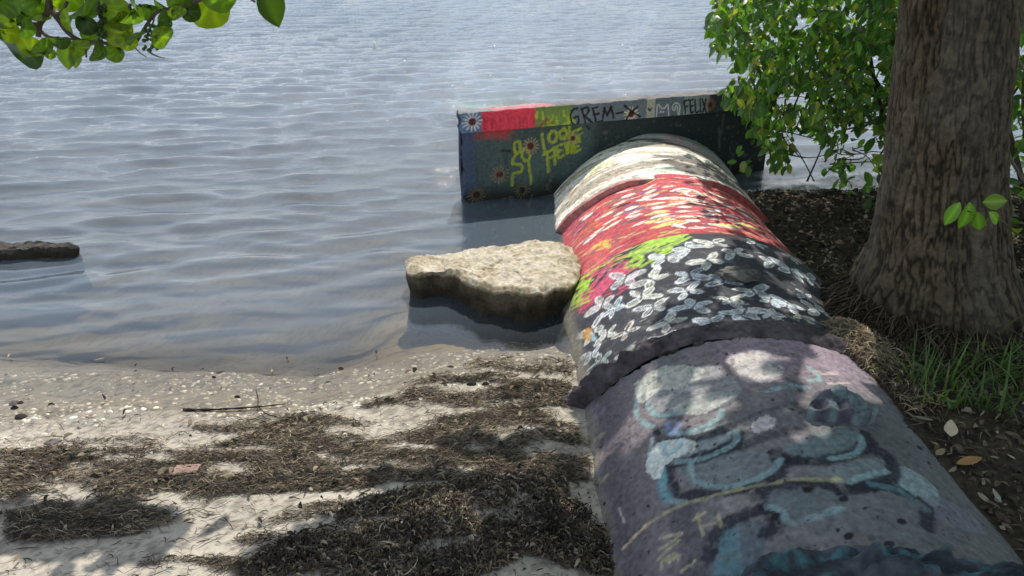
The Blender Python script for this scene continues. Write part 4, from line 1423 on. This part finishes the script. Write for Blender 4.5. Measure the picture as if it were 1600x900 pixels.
def place_leaves(parent, origin, meshes, P, Rm, scale, name='leaf'):
    for i in range(len(P)):
        o_ = bpy.data.objects.new(name, meshes[i % len(meshes)])
        scene.collection.objects.link(o_)
        o_.parent = parent
        Mx = Matrix(Rm[i].tolist()).to_4x4()
        o_.matrix_local = Matrix.Translation(Vector((P[i] - origin).tolist())) @ Mx @ Matrix.Scale(float(scale[i]), 4)


shrub_meshes = []
for k in range(9):
    V, Q = leaf_shape(1.0, .50 + .06 * (k % 3), .25, .25 + .25 * (k % 4), .85, k)
    shrub_meshes.append(mesh_np('shrub_leaf', V, Q, M_leaf, vein(GREENS[k % len(GREENS)])))


def shrub_points(poly, n, y0, y1, seed):
    r = np.random.default_rng(seed)
    p = np.array(poly, float)
    out = []
    while len(out) < n:
        a, b = r.uniform(p[:, 0].min(), p[:, 0].max()), r.uniform(p[:, 1].min(), p[:, 1].max())
        if in_poly(np.array(a), np.array(b), poly):
            if vn(np.array(a / 38.0), np.array(b / 30.0), seed) < .30: continue
            out.append(at_y(a, b, r.uniform(y0, y1)))
    return np.array(out)


SH_O = np.array([1.92, 3.42, .05])
shrub = thing('leafy_shrub', 'large bright green shrub overhanging the headwall between the pipe and the palm', 'shrub', tuple(SH_O))
poly_shrub = [(1122, -30), (1106, 30), (1106, 75), (1142, 80), (1156, 112), (1128, 140), (1130, 162), (1160, 172), (1172, 205), (1190, 225), (1195, 240), (1214, 232), (1226, 246), (1240, 210), (1262, 200),
              (1290, 225), (1300, 196), (1335, 190), (1372, 172), (1400, 150), (1425, 150), (1440, -30)]
P = shrub_points(poly_shrub, 3300, 3.15, 4.2, 3)
P2 = shrub_points([(1180, 190), (1240, 190), (1235, 262), (1215, 258), (1190, 250)], 60, 3.3, 3.6, 4)
P3 = shrub_points([(1150, 225), (1172, 225), (1172, 262), (1150, 265)], 8, 3.3, 3.5, 5)
P5 = shrub_points([(1290, -30), (1290, 170), (1430, 190), (1430, -30)], 900, 3.5, 4.6, 8)
P6 = shrub_points([(1280, 140), (1425, 140), (1415, 215), (1330, 235), (1285, 215)], 55, 3.3, 3.9, 9)
P4 = shrub_points([(1285, 195), (1320, 195), (1322, 262), (1300, 262)], 22, 3.2, 3.5, 6)
P = np.vstack([P, P2, P3, P4, P5, P6])
hang = rng.normal(0, 1, (len(P), 3)) * np.array([.8, .8, .35]) + np.array([-.15, -.25, -.75])
nrm = rng.normal(0, .55, (len(P), 3)) + np.array([0, -.35, 1.0])
Rm = rot_from(hang, nrm)
scl = rng.uniform(.028, .060, len(P))
big = rng.random(len(P)) < .05
scl[big] *= 1.35
order = np.argsort(P[:, 1] - 2.5 * scl)
first, rest = order[:290], order[290:]
place_leaves(shrub, SH_O, shrub_meshes, P[first], Rm[first], scl[first])
# foliage above the frame too
n2 = 900
PT = np.c_[rng.uniform(.95, 2.9, n2), rng.uniform(3.1, 4.6, n2), rng.uniform(1.0, 2.3, n2)]
PT = PT[PT[:, 2] > 1.38 - .1178 * PT[:, 1] + .02]
R2 = rot_from(rng.normal(0, 1, (len(PT), 3)) * [1, 1, .5] + [0, 0, -.5], rng.normal(0, .5, (len(PT), 3)) + [0, 0, 1])
PA, RA, SA = np.vstack([P[rest], PT]), np.concatenate([Rm[rest], R2]), np.r_[scl[rest], rng.uniform(.06, .09, len(PT))]
V, F, C = leaf_cloud(PA - SH_O, RA, SA, leaf_shape(1.0, .54, .25, .4, .85, 2), pick(len(PA), GREENS, .2))
tag(link('foliage', mesh_np('shrub_foliage', V, F, M_leaf, C), shrub), kind='stuff')
# its stems and the tangle of thin twigs over the water
def branch(parent, origin, pts, r0, r1, col, name='branch', n=6):
    q = smooth_line(np.array(pts), 5)
    V, Q, T = tube_np(q - origin, np.linspace(r0, r1, len(q)), n)
    return link(name, mesh_np(name, V, [Q, T], M_bark, col), parent)


TW = (.085, .068, .052)
for k in range(7):
    b0 = SH_O + np.array([rng.normal(0, .10), rng.normal(0, .08), -.05])
    e = np.array([rng.uniform(1.0, 2.6), rng.uniform(3.2, 4.0), rng.uniform(.7, 1.9)])
    mid = (b0 + e) / 2 + np.array([rng.normal(0, .08), rng.normal(0, .08), .12])
    branch(shrub, SH_O, [b0, mid, e], .016, .005, TW, 'stem')
for k in range(62):
    a = at_y(rng.uniform(1235, 1430), rng.uniform(95, 262), rng.uniform(3.25, 3.75))
    an = rng.normal(.2, 1.0)
    L = rng.uniform(.12, .34)
    d = np.array([math.cos(an), rng.normal(0, .25), math.sin(an) * .8]) * L
    branch(shrub, SH_O, [a - d / 2, a + np.array([rng.normal(0, .02), 0, rng.normal(0, .02)]), a + d / 2], rng.uniform(.0025, .0055), .0015, TW if k % 3 else (.16, .13, .10), 'twig', 5)

# darker shrub behind and right of the palm
SB_O = np.array([2.15, 2.75, .12])
shrub2 = thing('shaded_shrub', 'dark shaded shrub behind the palm trunk at the right edge', 'shrub', tuple(SB_O))
NB = 3000
Pb = np.c_[1.64 + 1.2 * rng.random(NB) ** 1.5, rng.uniform(2.55, 3.9, NB), rng.uniform(.05, 1.9, NB)]
Rb = rot_from(rng.normal(0, 1, (NB, 3)) * [1, 1, .5] + [0, 0, -.6], rng.normal(0, .6, (NB, 3)) + [0, 0, 1])
sb = rng.uniform(.05, .085, NB)
od = np.argsort(Pb[:, 0] + .5 * Pb[:, 1])
place_leaves(shrub2, SB_O, shrub_meshes, Pb[od[:150]], Rb[od[:150]], sb[od[:150]])
V, F, C = leaf_cloud(Pb[od[150:]] - SB_O, Rb[od[150:]], sb[od[150:]], leaf_shape(1.0, .54, .25, .4, .85, 3), pick(NB - 150, GREENS * .8, .2))
tag(link('foliage', mesh_np('shaded_foliage', V, F, M_leaf, C), shrub2), kind='stuff')
for k in range(6):
    e = SB_O + np.array([rng.uniform(-.55, .5), rng.uniform(-.1, .7), rng.uniform(.7, 1.6)])
    branch(shrub2, SB_O, [SB_O + np.array([rng.normal(0, .05), rng.normal(0, .05), -.1]), (SB_O + e) / 2 + [rng.normal(0, .1), 0, .1], e], .014, .005, TW, 'stem')
branch(shrub2, SB_O, [at_y(1568, 60, 2.45), at_y(1584, 85, 2.45), at_y(1612, 125, 2.45)], .007, .005, (.20, .18, .15), 'stem')
branch(shrub2, SB_O, [at_y(1560, 215, 2.45), at_y(1580, 250, 2.4), at_y(1604, 290, 2.35)], .007, .006, (.17, .15, .12), 'stem')

# ------------------------------------------------------------------ palm
tr_base = np.array([1.375, 2.15, .08])
palm = thing('palm_tree', 'thick palm trunk with fissured grey brown bark and matted roots on the bank', 'tree', tuple(tr_base))
zc = [0.08, .2265, .40, .632, .90, 1.127, 1.6, 4.2]
cxs = [1.375, 1.362, 1.318, 1.272, 1.225, 1.192, 1.12, .72]
rad = [.45, .268, .199, .166, .152, .146, .14, .115]
zz = np.concatenate([np.arange(.02, 1.25, .0035), np.linspace(1.27, 4.2, 60)])
th = np.linspace(0, 2 * np.pi, 380, endpoint=False)
Tt, Zz = np.meshgrid(th, zz)
Rr = np.interp(Zz, zc, rad)
warp = 1.2 * (fbm(Tt * 6 / 6.283 * 4, Zz * 6, 1201, 3) - .5)
def per(fx, fz, seed, oc=4, wz=0):
    a = fbm(Tt / (2 * np.pi) * fx + warp, Zz * fz, seed, oc)
    b = fbm((Tt / (2 * np.pi) - 1) * fx + warp, Zz * fz, seed, oc)
    w = sstep(.9, 1.0, Tt / (2 * np.pi))
    return a * (1 - w) + b * w
f1 = per(78, 15, 1203, 3)
fis = 1 - np.abs(f1 - .5) * 2
fis = sstep(.72, 1.0, fis)
low = sstep(.42, .22, Zz)
f2 = per(16, 5, 1207, 4)
ringz = .5 + .5 * np.sin(Zz * 46 + 2.2 * fbm(Tt * 0, Zz * 4, 1210, 2))
dr = .006 * (f2 - .5) * 2 - .0038 * fis + .0030 * (per(90, 34, 1211, 3) - .5) * 2 + .002 * ringz + low * .03 * (per(26, 6, 1215, 4) - .5) * 2
Xc = np.interp(Zz, zc, cxs)
Vt = np.stack([Xc + (Rr + dr) * np.cos(Tt), 2.15 + .02 * np.sin(Zz) + (Rr + dr) * np.sin(Tt), Zz], -1) - tr_base
nb = per(30, 14, 1221, 4)
cb = np.array((.112, .088, .058)) * (.5 + .95 * nb[..., None])
cb = cb * (1 - .72 * fis[..., None])
gz_ = sstep(.45, .7, per(9, 3, 1225, 3))[..., None]
cb = cb * (1 - .35 * gz_) + np.array((.12, .115, .10)) * .35 * gz_
cb = cb * (1 - .30 * low[..., None])
link('trunk', mesh_np('palm_trunk', Vt, grid_faces(*Tt.shape, True), M_bark, cb), palm)
pool = Pool()
for k in range(3200):
    a = rng.uniform(0, 2 * math.pi)
    z1 = rng.uniform(.07, .27)
    r1 = float(np.interp(z1, zc, rad)) + .004
    c1 = float(np.interp(z1, zc, cxs))
    a2 = a + rng.normal(0, .12)
    ext = rng.uniform(.0, .04)
    z2 = max(.08, z1 - rng.uniform(.015, .07))
    r2 = float(np.interp(z2, zc, rad)) + .006 + ext * .25
    c2 = float(np.interp(z2, zc, cxs))
    p1 = np.array([c1 + r1 * math.cos(a), 2.15 + r1 * math.sin(a), z1])
    p3 = np.array([c2 + r2 * math.cos(a2), 2.15 + r2 * math.sin(a2), z2])
    pm = (p1 + p3) / 2 + np.array([math.cos(a), math.sin(a), 0]) * rng.uniform(.0, .014)
    pool.tube(smooth_line([p1, pm, p3], 3) - tr_base, np.linspace(.0022, .0012, 7) * rng.uniform(.6, 1.5), 4, pick(1, [(.06, .046, .031), (.085, .065, .044), (.035, .028, .021), (.125, .097, .065)])[0])
ro = tag(link('root_mat', pool.mesh('root_mat', M_bark), palm), kind='stuff')
top = np.array([.72, 2.16, 4.2])
fr = Pool()
for k in range(16):
    a = k * 2.399
    el = rng.uniform(-.1, .9)
    pr = Pool()
    d = np.array([math.cos(a) * math.cos(el), math.sin(a) * math.cos(el), math.sin(el)])
    tip = top + d * .9
    pr.tube(smooth_line([top, top + d * .45 + [0, 0, .03], tip], 4) - tr_base, .012, 5, (.12, .16, .05))
    side = np.cross(d, [0, 0, 1.0]); side /= np.linalg.norm(side)
    for j in range(26):
        an = (j / 25 - .5) * 2.6
        dd_ = d * math.cos(an) + side * math.sin(an)
        e1 = tip + dd_ * .35 + [0, 0, -.02]
        e2 = tip + dd_ * .75 + [0, 0, -.22]
        w_ = np.cross(dd_, [0, 0, 1.0]); w_ = w_ / np.linalg.norm(w_) * .018
        pr.add(np.array([tip - w_ * .2, tip + w_ * .2, e1 - w_, e1 + w_, e2 - w_ * .1, e2 + w_ * .1]) - tr_base, [[0, 1, 3, 2], [2, 3, 5, 4]], None, (.05, .10, .03))
    link('frond', pr.mesh('palm_frond', M_leaf), palm)

# ------------------------------------------------------------------ sea grape tree reaching in from the left
SG = np.array([-2.35, .95, .03])
grape = thing('sea_grape_tree', 'sea grape branch with big round leaves and green fruit hanging in at the top left', 'tree', tuple(SG))
gb = np.array((.105, .085, .065))
sgy = 2.0
g = lambda a, b, y=sgy: at_y(a * .3, b * .3, y)
limb_end = g(260, -40)
branch(grape, SG, [SG + [0, 0, -.1], SG + [.05, .05, .6], SG + [.25, .3, 1.2], SG + [.5, .6, 1.75]], .075, .05, gb, 'trunk', 12)
branch(grape, SG, [SG + [.5, .6, 1.75], np.array([-1.5, 1.85, 1.75]), np.array([-1.25, 1.98, 1.5]), limb_end], .045, .011, gb, 'limb', 8)
for pts, r0, r1 in (([(262, -60), (255, 40), (235, 80), (205, 130), (200, 190)], .010, .007), ([(240, 70), (170, 40), (70, 0), (0, -40)], .006, .004), ([(205, 125), (110, 125), (0, 98)], .006, .004),
                    ([(262, 50), (310, 110), (350, 165), (420, 210), (550, 225), (690, 235)], .007, .004), ([(205, 155), (250, 190), (320, 200), (400, 205)], .005, .003),
                    ([(350, 10), (325, 60), (285, 85)], .005, .004), ([(690, 235), (730, 275), (762, 298)], .002, .001), ([(765, 258), (800, 285), (858, 304)], .003, .001),
                    ([(420, 210), (445, 250), (450, 300)], .003, .002), ([(700, 235), (800, 80), (880, 45), (960, 30), (1100, -20)], .004, .004), ([(800, 80), (800, 110), (780, 150)], .002, .002), ([(530, 60), (535, 140), (530, 220)], .002, .002),
                    ([(1100, -20), (1250, -30), (1330, 10)], .004, .003)):
    branch(grape, SG, [g(a, b, sgy + .02 * math.sin(a * .01)) for a, b in pts], r0, r1, gb, 'twig', 6)
grape_meshes = []
GG = [(.045, .085, .012), (.065, .105, .011), (.018, .038, .009), (.115, .155, .013), (.030, .06, .012)]
for k in range(6):
    V, Q, T = round_leaf(1.0, k * 1.3)
    grape_meshes.append(mesh_np('sea_grape_leaf', V, [Q, T], M_grape, vein_round(GG[k % 5])))
V, Q = leaf_shape(1.0, .62, .3, .3, .9, 4)
grape_meshes.append(mesh_np('sea_grape_leaf', V, Q, M_grape, vein(GG[1])))
grape_meshes.append(mesh_np('sea_grape_leaf', V, Q, M_grape, vein((.014, .028, .006))))
GL = [(440, 60, 85, 0), (600, 60, 75, 0), (120, 260, 95, 0), (170, 240, 70, 1), (350, 280, 75, 2), (600, 275, 48, 0), (725, 190, 68, 1), (850, 195, 62, 1), (860, 100, 45, 2), (1080, 30, 105, 1), (1410, 30, 105, 0), (830, 30, 45, 3),
      (700, 20, 65, 2), (355, 105, 58, 3), (100, 90, 58, 3), (620, 170, 66, 2), (510, 280, 48, 3), (480, 180, 50, 1), (220, 250, 50, 1), (262, 282, 26, 1), (390, 305, 45, 2), (35, 150, 62, 1), (30, 30, 62, 3), (200, 50, 62, 2), (690, 95, 58, 2),
      (420, 250, 55, 1), (40, 165, 52, 0), (640, 110, 45, 1), (310, 220, 45, 2), (160, 15, 60, 3), (560, 150, 50, 0), (925, 70, 45, 1), (1000, 60, 50, 1), (290, 20, 55, 2), (520, 10, 60, 1), (760, 60, 50, 2), (90, 20, 60, 2), (20, 90, 55, 2),
      (450, 130, 50, 1), (660, 215, 45, 2), (140, 150, 45, 2), (1150, -20, 80, 1), (950, -10, 70, 1), (350, -10, 70, 2)]
GU = []  # unseen leaves added sunward to shade the branch and the sand
for i, (a, b, r, ori) in enumerate(GL):
    y = sgy + (.05 if ori == 0 else -.03) + rng.normal(0, .05)
    c = g(a, b, y)
    s = 2 * r * .3 * (y * .889 + .2) / FPX * 1.08
    view = np.array([0, 0, CAM_H]) - c
    view /= np.linalg.norm(view)
    if i == 10:
        n_ = view + np.array([.3, 0, .3])
        d_ = np.array([.35, .1, -1.0])
    elif ori == 0:
        n_ = -view + rng.normal(0, .25, 3) + [0, 0, .1]
        d_ = rng.normal(0, 1, 3)
    else:
        n_ = -view + np.array([0, .1, .25]) + rng.normal(0, .28, 3)
        d_ = rng.normal(0, 1, 3) + [0, 0, -.2]
    Rl = rot_from(d_[None], n_[None])[0]
    mi = 7 if i == 10 else 6 if i in (4, 20) else i % 6
    if ori in (0, 1) and i not in (10, 41):
        for hh in ((.16, .28) if ori == 0 else (.22,)):
            up = c + S_ * hh + rng.normal(0, .012, 3)
            if up[2] - .06 > 1.38 - .1178 * up[1]:
                GU.append((up, s * (1.15 if ori == 0 else .85)))
    o_ = bpy.data.objects.new('leaf', grape_meshes[mi])
    scene.collection.objects.link(o_)
    o_.parent = grape
    Mx = Matrix(Rl.tolist()).to_4x4()
    ctr_ = c - Rl @ np.array([s / 2, 0, 0])
    o_.matrix_local = Matrix.Translation(Vector((ctr_ - SG).tolist())) @ Mx @ Matrix.Scale(float(s), 4)
for k in range(420):
    a, b = rng.uniform(0, 320), rng.uniform(788, 870)
    if not in_poly(np.array(a), np.array(b), [(-40, 785), (120, 780), (270, 795), (300, 812), (230, 850), (330, 880), (200, 890), (60, 862), (-40, 885)]) or vn(np.array(a / 30.), np.array(b / 17.), 19) < .36: continue
    T_ = at(a, b, .03)
    up = T_ + S_ * (rng.uniform(1.3, 1.9) / S_[2])
    if up[2] - .07 > 1.38 - .1178 * up[1] and len(GU) < 75:
        GU.append((up, rng.uniform(.075, .11)))
Pu = np.array([u[0] for u in GU]); Su = np.array([u[1] for u in GU])
V, Q, T = round_leaf(1.0, 2.2)
V = V - [.5, 0, 0]
V, F, C = leaf_cloud(Pu - SG, rot_from(rng.normal(0, 1, (len(Pu), 3)), rng.normal(0, .2, (len(Pu), 3)) + S_), Su, (V, Q, T), pick(len(Pu), GG, .15))
tag(link('upper_leaves', mesh_np('upper_leaves', V, F, M_grape, C), grape), kind='stuff')
for (ca, cb_, la, lb, n_) in ((530, 110, 25, 110, 48), (785, 190, 40, 75, 40), (690, 60, 40, 35, 16)):
    bp_ = Pool()
    for k in range(n_):
        c = g(ca + la * rng.uniform(-1, 1), cb_ + lb * rng.uniform(-1, 1), sgy - .03 + rng.normal(0, .015)) - SG
        th_, ph_ = np.meshgrid(np.linspace(0, 2 * np.pi, 7, endpoint=False), np.linspace(0, np.pi, 5))
        r = rng.uniform(.0035, .0055)
        bp_.add((c + r * np.stack([np.sin(ph_) * np.cos(th_), np.sin(ph_) * np.sin(th_), np.cos(ph_)], -1)).reshape(-1, 3), grid_faces(5, 7, True)[:, ::-1], None, (.05, .085, .03))
    tag(link('fruit_cluster', bp_.mesh('fruit_cluster', M_leaf), grape), kind='stuff')

# ------------------------------------------------------------------ the tree that shades the pipe and the bank (its crown is above the picture)
ST = np.array([2.3, .35, .15])
shade = thing('shade_tree', 'broad leafy tree over the bank whose crown dapples the pipe with shade', 'tree', tuple(ST))


def ground_hit(px, py):
    if px > 1000 or py > 380:
        d = ray(px, py)
        p = at_pipe(px, py, .6)
        oz = CAM_H - PZ
        A = d[0] ** 2 + d[2] ** 2
        Bq = 2 * (-PX0 * d[0] + oz * d[2])
        D = Bq * Bq - 4 * A * (PX0 ** 2 + oz ** 2 - .36)
        if D > 0 and p[2] > -.0 and not (p[0] > 1.0 and p[2] < .14): return p
    return at(px, py, .13 if px > 1100 else .03)


SHADE = [  # polygon in the photograph that lies in shade, leaves cast into it
    ([(400, 866), (520, 815), (640, 785), (760, 768), (880, 735), (915, 700), (950, 790), (1000, 960), (350, 960)], 270), ([(590, 745), (720, 735), (730, 765), (600, 780)], 14),
    ([(700, 690), (800, 660), (905, 655), (925, 720), (800, 740)], 26),
    ([(925, 720), (1000, 735), (1080, 690), (1180, 660), (1260, 690), (1400, 660), (1620, 860), (1640, 1000), (1000, 1000), (960, 850)], 520),
    ([(920, 640), (1010, 560), (1100, 540), (1320, 540), (1400, 680), (1250, 690), (1060, 740), (925, 720)], 30),
    ([(910, 640), (1000, 560), (1100, 505), (1340, 505), (1330, 545), (1150, 540), (1030, 570), (930, 680)], 90),
    ([(1085, 425), (1180, 385), (1260, 400), (1340, 480), (1300, 505), (1180, 500), (1110, 480), (1050, 500), (1000, 530), (1060, 470)], 85),
    ([(1170, 290), (1260, 300), (1380, 300), (1380, 470), (1330, 490), (1240, 380)], 190),
    ([(1090, 235), (1150, 250), (1250, 385), (1200, 360), (1110, 270)], 30),
    ([(1370, 610), (1620, 560), (1620, 860), (1540, 820)], 300),
    ([(1340, 440), (1640, 440), (1640, 600), (1390, 590)], 160)]
LIT = [(690, 828, .05), (730, 850, .035), (900, 830, .03), (640, 842, .03), (850, 740, .04), (800, 735, .03), (860, 800, .02), (560, 860, .03), (1481, 682, .035), (1320, 575, .05), (1300, 545, .05), (1345, 610, .03), (1185, 575, .025), (1270, 570, .05), (1010, 610, .03), (1100, 600, .03), (945, 690, .05), (1000, 660, .04), (1085, 665, .03), (1290, 600, .04), (1120, 640, .03), (1175, 665, .02), (1030, 720, .03), (1250, 478, .05), (1200, 505, .02), (1310, 545, .04), (1140, 450, .03), (1230, 470, .03)]
LITP = np.array([ground_hit(a, b) for a, b, _ in LIT])
LITR = np.array([r for _, _, r in LIT])
Pc, Sc = [], []
r5 = np.random.default_rng(17)
for poly, n in SHADE:
    p = np.array(poly, float)
    k = tries = 0
    while k < n and tries < 20000:
        tries += 1
        a, b = r5.uniform(p[:, 0].min(), p[:, 0].max()), r5.uniform(p[:, 1].min(), p[:, 1].max())
        if not in_poly(np.array(a), np.array(b), poly): continue
        T = ground_hit(a, b)
        if (np.linalg.norm(LITP - T, axis=1) < LITR + .025).any(): continue
        h = r5.uniform(1.15, 2.7)
        L = T + S_ * (h / S_[2])
        if L[2] - .08 < 1.38 - .1178 * L[1]: continue
        Pc.append(L)
        Sc.append(r5.uniform(.09, .135))
        k += 1
for k in range(1500):  # extra unseen crown, added to block sky light from right and behind
    L = np.array([r5.uniform(1.3, 3.4), r5.uniform(-1.2, 2.2), r5.uniform(1.7, 3.1)])
    if L[2] - .1 < 1.38 - .1178 * L[1] or (L - S_ * L[2] / S_[2])[1] > .75 and (L - S_ * L[2] / S_[2])[0] < 1.0: continue
    Pc.append(L)
    Sc.append(r5.uniform(.09, .14))
Pc, Sc = np.array(Pc), np.array(Sc)
Rc = rot_from(rng.normal(0, 1, (len(Pc), 3)) * [1, 1, .2], rng.normal(0, .28, (len(Pc), 3)) + S_)
V0, Q0 = leaf_shape(1.0, .62, .2, .15, .9, 5)
V0 = V0 - [.5, 0, 0]
V, F, C = leaf_cloud(Pc - ST, Rc, Sc, (V0, Q0), pick(len(Pc), GREENS, .2))
tag(link('crown', mesh_np('shade_crown', V, F, M_leaf, C), shade), kind='stuff')
brown = (.11, .09, .07)
branch(shade, ST, [ST + [0, 0, -.2], ST + [-.03, .05, .9], ST + [-.15, .2, 1.8], ST + [-.4, .6, 2.5]], .13, .08, brown, 'trunk', 14)
hub = ST + np.array([-.4, .6, 2.5])
sh = lambda px, py, h: ground_hit(px, py) + S_ * (h / S_[2])
for pts in ([sh(1330, 520, 1.9), sh(1210, 640, 1.75), sh(1130, 560, 1.7)], [sh(1400, 700, 1.9), sh(1260, 640, 1.8), sh(1200, 600, 1.75), sh(1050, 600, 1.7)], [sh(1300, 720, 2.2), sh(1000, 760, 2.0), sh(760, 850, 1.7)],
            [sh(1450, 600, 2.3), sh(1400, 420, 2.1), sh(1200, 400, 1.9)]):
    branch(shade, ST, [hub, (hub + pts[0]) / 2 + [0, 0, .1], *pts], .045, .010, brown, 'limb', 8)

# ------------------------------------------------------------------ litter, grass, fallen leaves on the bank
n = 17000
X, Y = rng.uniform(.9, 2.7, n), rng.uniform(1.05, 3.85, n)
ok = ((X - PX0) ** 2 > .25 ** 2) & (soil_z(X, Y) > np.where(X < PX0 + .61, PZ + np.sqrt(np.clip(.36 - (X - PX0) ** 2, 0, 1)), -9) - .004)
X, Y = X[ok], Y[ok]
n = len(X)
lit_pal = [(.045, .035, .025), (.07, .052, .036), (.10, .078, .052), (.035, .03, .024), (.17, .13, .085), (.055, .05, .03), (.24, .20, .14)]
V, F, C = ribbons(np.c_[X, Y, soil_z(X, Y) + .002 + .006 * rng.random(n)], rng.uniform(0, 6.3, n), rng.uniform(.008, .038, n), rng.uniform(.003, .013, n), rng.normal(0, .9, n), .008 * rng.random((n, 1)), pick(n, lit_pal), 3, rng.normal(0, .7, n))
tag(link('leaf_litter', mesh_np('leaf_litter', V, F, M_fibre, C)), 'dark leaf litter and bark bits covering the shaded bank', 'leaf litter', kind='stuff')
n = 3000
X, Y = rng.normal(1.01, .075, n), rng.normal(1.93, .13, n)
zs_ = soil_z(X, Y)
on = zs_ > np.where(X < PX0 + .6, PZ + np.sqrt(np.clip(.36 - (X - PX0) ** 2, 0, 1)), -9) - .01
X, Y, zs_ = X[on], Y[on], zs_[on]
n = len(X)
V, F, C = ribbons(np.c_[X, Y, zs_ + .003 + .012 * rng.random(n)], rng.uniform(0, 6.3, n), rng.uniform(.015, .06, n), rng.uniform(.0012, .003, n), rng.normal(0, 1.2, n), .012 * rng.random((n, 1)), pick(n, [(.30, .23, .15), (.22, .165, .105), (.36, .29, .20), (.14, .10, .07)]), 4)
tag(link('dry_root_fibre', mesh_np('dry_root_fibre', V, F, M_fibre, C)), 'heap of tan root fibres between palm base and pipe', 'dry fibre', kind='stuff')


def blades(P, h, ang, lean, width, cols, k=5):
    N = len(P)
    t = np.linspace(0, 1, k + 1)[None]
    out = lean[:, None] * h[:, None] * t ** 1.8
    up = h[:, None] * (t - .32 * np.clip(lean, 0, 1.6)[:, None] * t ** 2.4)
    X = P[:, :1] + np.cos(ang)[:, None] * out
    Y = P[:, 1:2] + np.sin(ang)[:, None] * out
    Zz = P[:, 2:3] + up
    w = width[:, None] * (1 - t ** 2) * .5 + .0003
    nx, ny = -np.sin(ang)[:, None] * w, np.cos(ang)[:, None] * w
    V = np.stack([np.stack([X - nx, Y - ny, Zz], -1), np.stack([X + nx, Y + ny, Zz], -1)], 2).reshape(N, -1, 3)
    m = 2 * (k + 1)
    q = np.array([[2 * i, 2 * i + 1, 2 * i + 3, 2 * i + 2] for i in range(k)])
    return V.reshape(-1, 3), (np.arange(N)[:, None, None] * m + q).reshape(-1, 4), np.repeat(cols, m, 0)


tufts = []
for k in range(40):
    a, b = rng.uniform(1425, 1650), rng.uniform(575, 655)
    tufts.append((a, b, 6))
tufts += [(1422, 600, 18), (1440, 612, 10), (1500, 590, 12), (1560, 590, 14), (1600, 610, 14)]
PP, HH = [], []
for a, b, n_ in tufts:
    c = at(a, b, .16)
    for j in range(n_):
        x, y = c[0] + rng.normal(0, .025), c[1] + rng.normal(0, .025)
        PP.append((x, y, float(soil_z(np.array(x), np.array(y))) - .004))
        HH.append(rng.uniform(.03, .10) + .10 * rng.random() ** 4)
PP, HH = np.array(PP), np.array(HH)
n = len(PP)
V, F, C = blades(PP, HH, rng.uniform(0, 6.3, n), rng.uniform(.2, 1.5, n), rng.uniform(.003, .007, n), pick(n, [(.05, .10, .025), (.035, .07, .022), (.08, .13, .03), (.10, .10, .05)], .2))
tag(link('grass', mesh_np('grass', V, F, M_grass, C)), 'sparse long green grass growing at the foot of the palm', 'grass', kind='stuff')


def fallen(px, py, L, ang, colr, label, name='fallen_leaf', curl=.5, W=.45):
    p = at(px, py, .17)
    z = float(soil_z(np.array(p[0]), np.array(p[1]))) + .012
    V, Q = leaf_shape(L, L * W, .35, -curl, .9, px % 7, 9)
    V = V - [L / 2, 0, .0]
    V[:, 2] -= V[:, 2].min()
    ca, sa = math.cos(ang), math.sin(ang)
    V = np.c_[ca * V[:, 0] - sa * V[:, 1], sa * V[:, 0] + ca * V[:, 1], V[:, 2]]
    return tag(link(name, mesh_np(name, V, Q, M_cloth, colr), None, (p[0], p[1], z)), label, 'leaf')


fallen(1515, 718, .060, .1, (.34, .20, .085), 'large orange tan fallen leaf on the dark soil right of the pipe')
fallen(1441, 662, .045, -.8, (.22, .19, .14), 'narrow grey fallen leaf on soil near the broken flake', W=.3)
fallen(1424, 697, .025, .1, (.36, .33, .25), 'small pale fallen leaf close to the pipe edge')
fallen(1560, 766, .034, 1.6, (.30, .28, .23), 'pale curled fallen leaf at the lower right of the bank', W=.35)
fallen(1432, 640, .05, .1, (.15, .11, .07), 'long brown fallen leaf below the tan root fibres', W=.3)
fallen(1470, 705, .03, .5, (.28, .21, .13), 'light brown fallen leaf beside the orange tan one', W=.6)
fallen(1483, 678, .045, 1.2, (.52, .43, .30), 'pale dry leaf lying in a patch of sun on the bank', curl=.9, W=.7)
pool = Pool()
# seedling in the litter
p0 = at(1476, 655, .17)
sd = thing('seedling', 'tiny bright green seedling sprouting from the litter on the bank', 'plant', tuple(p0))
branch(sd, p0, [p0, p0 + [0, 0, .03], p0 + [.002, 0, .055]], .0016, .001, (.10, .15, .05), 'stem', 5)
for a in (0.3, 2.2, 4.2):
    place_leaves(sd, p0, shrub_meshes[3:4], (p0 + [0, 0, .05])[None], rot_from(np.array([[math.cos(a), math.sin(a), .5]]), np.array([[0, 0, 1.0]])), np.array([.024]))
# sprig in front of the palm trunk
p0 = at_y(1600, 372, 1.93)
sg = thing('leafy_sprig', 'sprig of bright green leaves hanging in front of the palm trunk', 'plant', tuple(p0))
e = at_y(1512, 330, 1.72)
branch(sg, p0, [np.array([1.75, 1.95, .16]), np.array([1.62, 1.95, .45]), p0, (p0 + e) / 2 + [0, 0, .015], e], .004, .0018, (.09, .11, .05), 'stem', 6)
for (a, b, dx, dz, s) in ((1500, 330, -.45, -.9, .062), (1515, 330, .1, -1, .075), (1527, 345, .35, -1, .06), (1535, 330, .9, .1, .06), (1545, 345, .7, -.5, .05)):
    c = at_y(a, b - 14, 1.73)
    place_leaves(sg, p0, [shrub_meshes[(a % 3) + 3]], c[None], rot_from(np.array([[dx, -.15, dz]]), np.array([[rng.normal(0, .3), -1.0, .35]])), np.array([s]))
